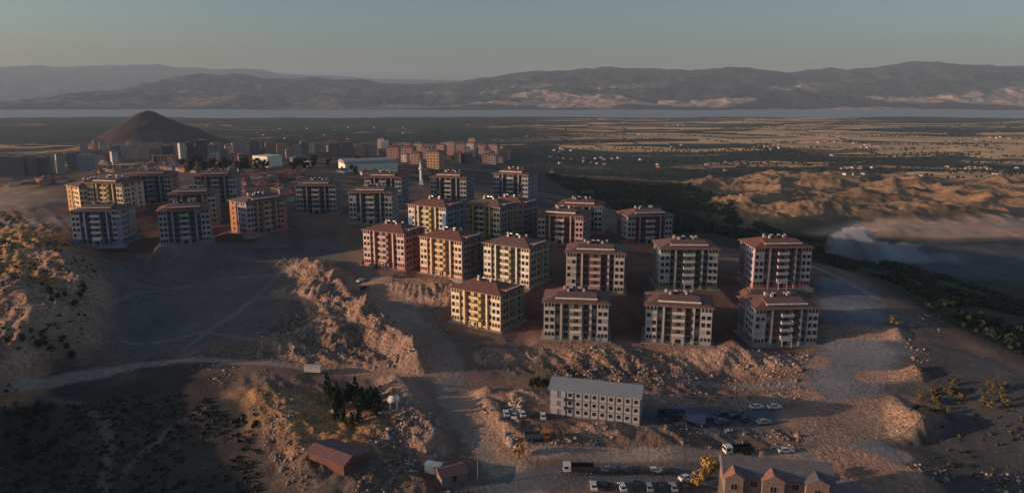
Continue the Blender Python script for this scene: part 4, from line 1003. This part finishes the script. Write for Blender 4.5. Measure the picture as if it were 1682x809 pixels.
for k in range(10): tree(r.uniform(1605,1655), r.uniform(630,675), 'olive', r.uniform(2.0,3.3), 'small orchard tree in the patch nearest the right edge', 'orchard trees, right edge group')
for (u, v, h, lb) in [(1163,786,6.0,'large golden lit tree in front of the stone house on its left'),(1180,780,5.2,'golden lit tree touching the pale pole'),(1148,800,4.6,'golden lit tree furthest left by the white car at the bottom'),(1208,776,4.4,'golden lit tree behind the left gable of the stone house'),(1290,792,5.6,'golden lit tree leaning over the middle bay of the stone house'),(853,752,4.6,'golden bush like tree at the edge of the wide dirt road'),(1465,540,4.8,'bright golden tree on the lit heap of the right plateau')]:
    tree(u, v, 'golden', h, lb, None, 1.15)
for k in range(16): tree(r.uniform(-10,130), r.uniform(560,600), 'dark', r.uniform(2.2,3.6), 'dark bushy tree on the shaded foot of the left hill', 'bushy trees at the foot of the left hill')
for k in range(20): tree(r.uniform(0,110), r.uniform(672,770), 'dark', r.uniform(2.6,4.4), 'dark bushy tree in the shaded field at the bottom left', 'bushy trees in the shaded field')
for k in range(12): tree(r.uniform(80,150), r.uniform(480,520), 'dark', r.uniform(2.2,3.4), 'dark shrub like tree on the crest of the left hill', 'trees on the crest of the left hill')
for k in range(50): tree(r.uniform(300,440), r.uniform(268,286), 'dark', r.uniform(6,10), 'green tree among the low houses between estate and old town', 'trees of the old town')
for k in range(22): tree(r.uniform(480,660), r.uniform(262,290), 'dark', r.uniform(6,10), 'green tree near the curved roof hall', 'trees near the halls')
for (u, v) in [(874,642),(882,640),(890,644),(897,640)]: tree(u, v, 'dark', 4.2, 'dark tree behind the left end of the dormitory', 'dark trees beside the dormitory')
print('trees done', time.time()-T0)

# ------------------------------------------------------------------ rubble and scrub (uncountable)
def ico():
    bmm = bmesh.new(); bmesh.ops.create_icosphere(bmm, subdivisions=1, radius=1); v_ = np.array([q.co[:] for q in bmm.verts]); f_ = np.array([[q.index for q in g.verts] for g in bmm.faces]); bmm.free(); return v_, f_
IV, IF = ico()
def rocks(name, spots, mats, label, cat, flat=.7):
    n_ = len(spots); V = np.repeat(IV[None], n_, 0)*RNG.uniform(.6, 1.3, (n_, 12, 1))
    s = np.array([q[3] for q in spots])[:, None, None]; V = V*s*RNG.uniform(.7,1.3,(n_,1,3))*np.stack([np.ones(n_), np.ones(n_), RNG.uniform(.4,1.0,n_)],1)[:,None,:]
    V += np.array([q[:3] for q in spots])[:, None, :]
    Fx = (IF[None] + (np.arange(n_)*12)[:, None, None]).reshape(-1, 3)
    me = bpy.data.meshes.new(name); me.vertices.add(n_*12); me.vertices.foreach_set('co', V.reshape(-1).astype(np.float32))
    me.loops.add(len(Fx)*3); me.loops.foreach_set('vertex_index', Fx.ravel().astype(np.int32)); me.polygons.add(len(Fx))
    me.polygons.foreach_set('loop_start', np.arange(len(Fx), dtype=np.int32)*3); me.polygons.foreach_set('loop_total', np.full(len(Fx), 3, np.int32))
    for q in mats: me.materials.append(q)
    me.polygons.foreach_set('material_index', np.repeat(RNG.integers(0, len(mats), n_), 20).astype(np.int32))
    me.update(calc_edges=True); o_ = put(name, me); tag(o_, label, cat, kind='stuff'); return o_
spots = []
def scatter(pg_px, count, smin, smax, lift=.1):
    pg = path(pg_px); xs_ = [q[0] for q in pg]; ys_ = [q[1] for q in pg]; c = 0; tries = 0
    while c < count and tries < count*30:
        tries += 1; x = random.uniform(min(xs_), max(xs_)); y = random.uniform(min(ys_), max(ys_))
        if not inside(np.array([x]), np.array([y]), pg)[0]: continue
        if fbm(np.array([x]), np.array([y]), 9, 3, 99)[0] < random.uniform(-.25, .2): continue
        if not clear_of_blocks(x, y, 14): continue
        if any(seg_dist(np.array([x]), np.array([y]), rd[0])[0] < rd[1] for rd in ROADS[:6]): continue
        s = (smin + (smax-smin)*random.random()**3)*random.choice((.5,.7,.9,1.2)); spots.append((x, y, hz(x, y)+s*lift, s)); c += 1
for pg, cnt, a0, a1 in [
    ([(455,425),(530,430),(620,500),(720,595),(640,612),(430,600),(420,550),(480,520)], 1500, .2, .9),
    ([(560,470),(640,480),(700,590),(620,560)], 260, .25, .9),
    ([(790,570),(1345,580),(1340,612),(1000,628),(860,612),(790,600)], 1300, .18, .8),
    ([(620,630),(720,690),(790,809),(560,809),(600,740)], 900, .2, .9),
    ([(780,650),(860,655),(850,760),(790,710)], 420, .25, 1.0),
    ([(1040,620),(1340,620),(1340,668),(1060,664)], 300, .2, .7),
    ([(880,700),(1400,705),(1400,738),(880,738)], 350, .2, .8),
    ([(-20,380),(120,390),(230,440),(170,480),(150,560),(-20,600)], 900, .2, .7),
    ([(400,640),(480,640),(520,800),(470,800),(420,700)], 380, .2, .8),
    ([(1460,510),(1550,520),(1530,600),(1470,700),(1440,690),(1500,600)], 120, .2, .8),
    ([(1400,745),(1520,765),(1682,775),(1682,809),(1480,809)], 160, .2, .6),
    ([(280,590),(430,570),(450,640),(380,650)], 160, .2, .8),
    ([(640,455),(750,470),(745,560),(690,520)], 200, .2, .6),
    ([(170,430),(470,410),(450,560),(240,575),(160,540)], 420, .12, .5),
    ([(455,425),(530,430),(620,500),(720,595),(640,612),(430,600),(420,550),(480,520)], 1800, .12, .32),
    ([(790,570),(1345,580),(1340,612),(1000,628),(860,612),(790,600)], 1500, .12, .32),
    ([(400,630),(620,630),(720,690),(790,809),(480,809)], 1200, .12, .32)]: scatter(pg, cnt, a0, a1)
rocks('rubble', spots, [mat('rock_tan', (.27,.20,.155), .9, .1), mat('rock_brown', (.20,.125,.09), .9, .1), mat('rock_pale', (.36,.31,.28), .9, .1), mat('rock_grey', (.2,.19,.19), .9, .1)], 'loose broken rocks strewn over the excavated banks', 'rubble')
# scrub: clumps of leaves on the valley side
def scrub(name, pgs, label, lmats):
    V = []; Fq = []; mi = []
    for pg_px, count, s0, s1 in pgs:
        pg = path(pg_px); xs_ = np.array([q[0] for q in pg]); ys_ = np.array([q[1] for q in pg])
        px = RNG.uniform(xs_.min(), xs_.max(), count*6); py = RNG.uniform(ys_.min(), ys_.max(), count*6)
        ok = inside(px, py, pg) & (fbm(px, py, 22, 3, 55) > -.12); px, py = px[ok][:count], py[ok][:count]
        for x, y in zip(px, py):
            if not clear_of_blocks(x, y, 16): continue
            z = hz(x, y); s = random.uniform(s0, s1); k = random.randrange(len(lmats))
            for _ in range(13):
                d = Vector((random.gauss(0,1), random.gauss(0,1), abs(random.gauss(0,.9)))).normalized()*s*random.uniform(.5,1)
                p_ = Vector((x, y, z)) + d; n_ = (d.normalized() + Vector((random.gauss(0,.4), random.gauss(0,.4), random.gauss(0,.4)))).normalized()
                a_ = n_.orthogonal().normalized()*s*.38; b2 = n_.cross(a_)
                kk = len(V); V += [p_-a_-b2, p_+a_-b2*.7, p_+a_*.9+b2, p_-a_*.7+b2]; Fq.append((kk,kk+1,kk+2,kk+3)); mi.append(k)
    me = bpy.data.meshes.new(name); me.from_pydata([tuple(q) for q in V], [], Fq)
    for q in lmats: me.materials.append(q)
    me.polygons.foreach_set('material_index', mi); me.update(); tag(put(name, me), label, 'scrub', kind='stuff')
scrub('valley_scrub', [([(1130,372),(1340,430),(1420,452),(1540,520),(1700,590),(1760,520),(1500,440),(1370,400),(1240,380)], 4200, 1.0, 2.6),
     ([(890,285),(1100,300),(1200,345),(1240,390),(1110,385),(1000,340)], 3200, 1.5, 4.0)], 'dark green scrub covering the slope down to the valley', [LG, LP])
scrub('hill_scrub', [([(-20,400),(110,400),(160,450),(140,560),(60,640),(-20,640)], 260, .3, .9),
     ([(0,660),(260,640),(420,680),(430,809),(0,809)], 900, .3, .9), ([(1500,590),(1682,640),(1682,800),(1540,800),(1500,700)], 90, .3, .8)], 'low dry scrub on the left hill and the dark fields', [LO, LG])

V = []; Fq = []
for _ in range(170):
    u0 = random.uniform(620, 1700); v0 = random.uniform(197, 292)**1.0; x0, y0 = at(u0, v0)
    if y0 < 1050: continue
    an = random.choice((.12, .12, 1.69, -.06)) + random.gauss(0,.1); L_ = random.uniform(60, 420); n_ = int(L_/9)
    for k in range(n_):
        if random.random() < .3: continue
        x = x0 + cos(an)*(k*9 + random.gauss(0,2)); y = y0 + sin(an)*(k*9 + random.gauss(0,2))
        if y > 4050 or abs(x) > 4000: continue
        z = hz(x, y); s_ = random.uniform(1.8, 4.2)
        for _q in range(7):
            d = Vector((random.gauss(0,1), random.gauss(0,1), abs(random.gauss(0,1)))).normalized()*s_*.7
            p_ = Vector((x, y, z + s_*.5)) + d; a_ = d.orthogonal().normalized()*s_*.5; b2 = d.normalized().cross(a_)
            kk = len(V); V += [tuple(p_-a_-b2), tuple(p_+a_-b2*.7), tuple(p_+a_*.9+b2), tuple(p_-a_*.7+b2)]; Fq.append((kk,kk+1,kk+2,kk+3))
me = bpy.data.meshes.new('hedgerow_trees'); me.from_pydata(V, [], Fq); me.materials.append(LG); me.update()
tag(put('hedgerow_trees', me), 'dark lines of trees along the field edges of the plain', 'hedgerows', kind='stuff')

# ------------------------------------------------------------------ smoke over the valley floor
def smoke_mat(name, dens):
    sm_ = bpy.data.materials.new(name); sm_.use_nodes = True; n = sm_.node_tree.nodes; n.remove(n['Principled BSDF'])
    pv = n.new('ShaderNodeVolumePrincipled'); pv.inputs['Color'].default_value = (.75,.86,1,1); pv.inputs['Density'].default_value = dens
    sm_.node_tree.links.new(pv.outputs[0], n['Material Output'].inputs['Volume']); return sm_
def billow(name, u, v, rx_, ry_, rz_, amp, dens, label):
    x, y = at(u, v); bmm = bmesh.new(); bmesh.ops.create_icosphere(bmm, subdivisions=5, radius=1)
    co = np.array([q.co[:] for q in bmm.verts]); w_ = co*np.array([rx_, ry_, rz_])
    d = fbm(w_[:,0]+w_[:,2]*.7+300, w_[:,1]*.8-w_[:,2]*.9+u, 13, 4, 77, .5)
    co = w_*(1 + amp*(1 - 2*np.abs(d)) - amp*.4)[:, None]
    for q, c_ in zip(bmm.verts, co): q.co = c_
    me = bpy.data.meshes.new(name); bmm.to_mesh(me); bmm.free(); me.materials.append(smoke_mat(name+'_air', dens))
    tag(put(name, me, loc=(x, y, hz(x, y)+rz_*.55)), label, 'smoke', kind='stuff')
billow('smoke', 1405, 428, 18, 13, 14, .6, .14, 'pale bluish smoke rising thickly from the dark valley floor')
billow('smoke', 1462, 428, 26, 13, 8, .7, .03, 'bluish smoke trailing right of the thick plume')
billow('smoke', 1530, 432, 26, 10, 4, .7, .014, 'thinnest bluish smoke veil at the far right of the plume')
print(time.time()-T0, 'objects', len(bpy.data.objects))
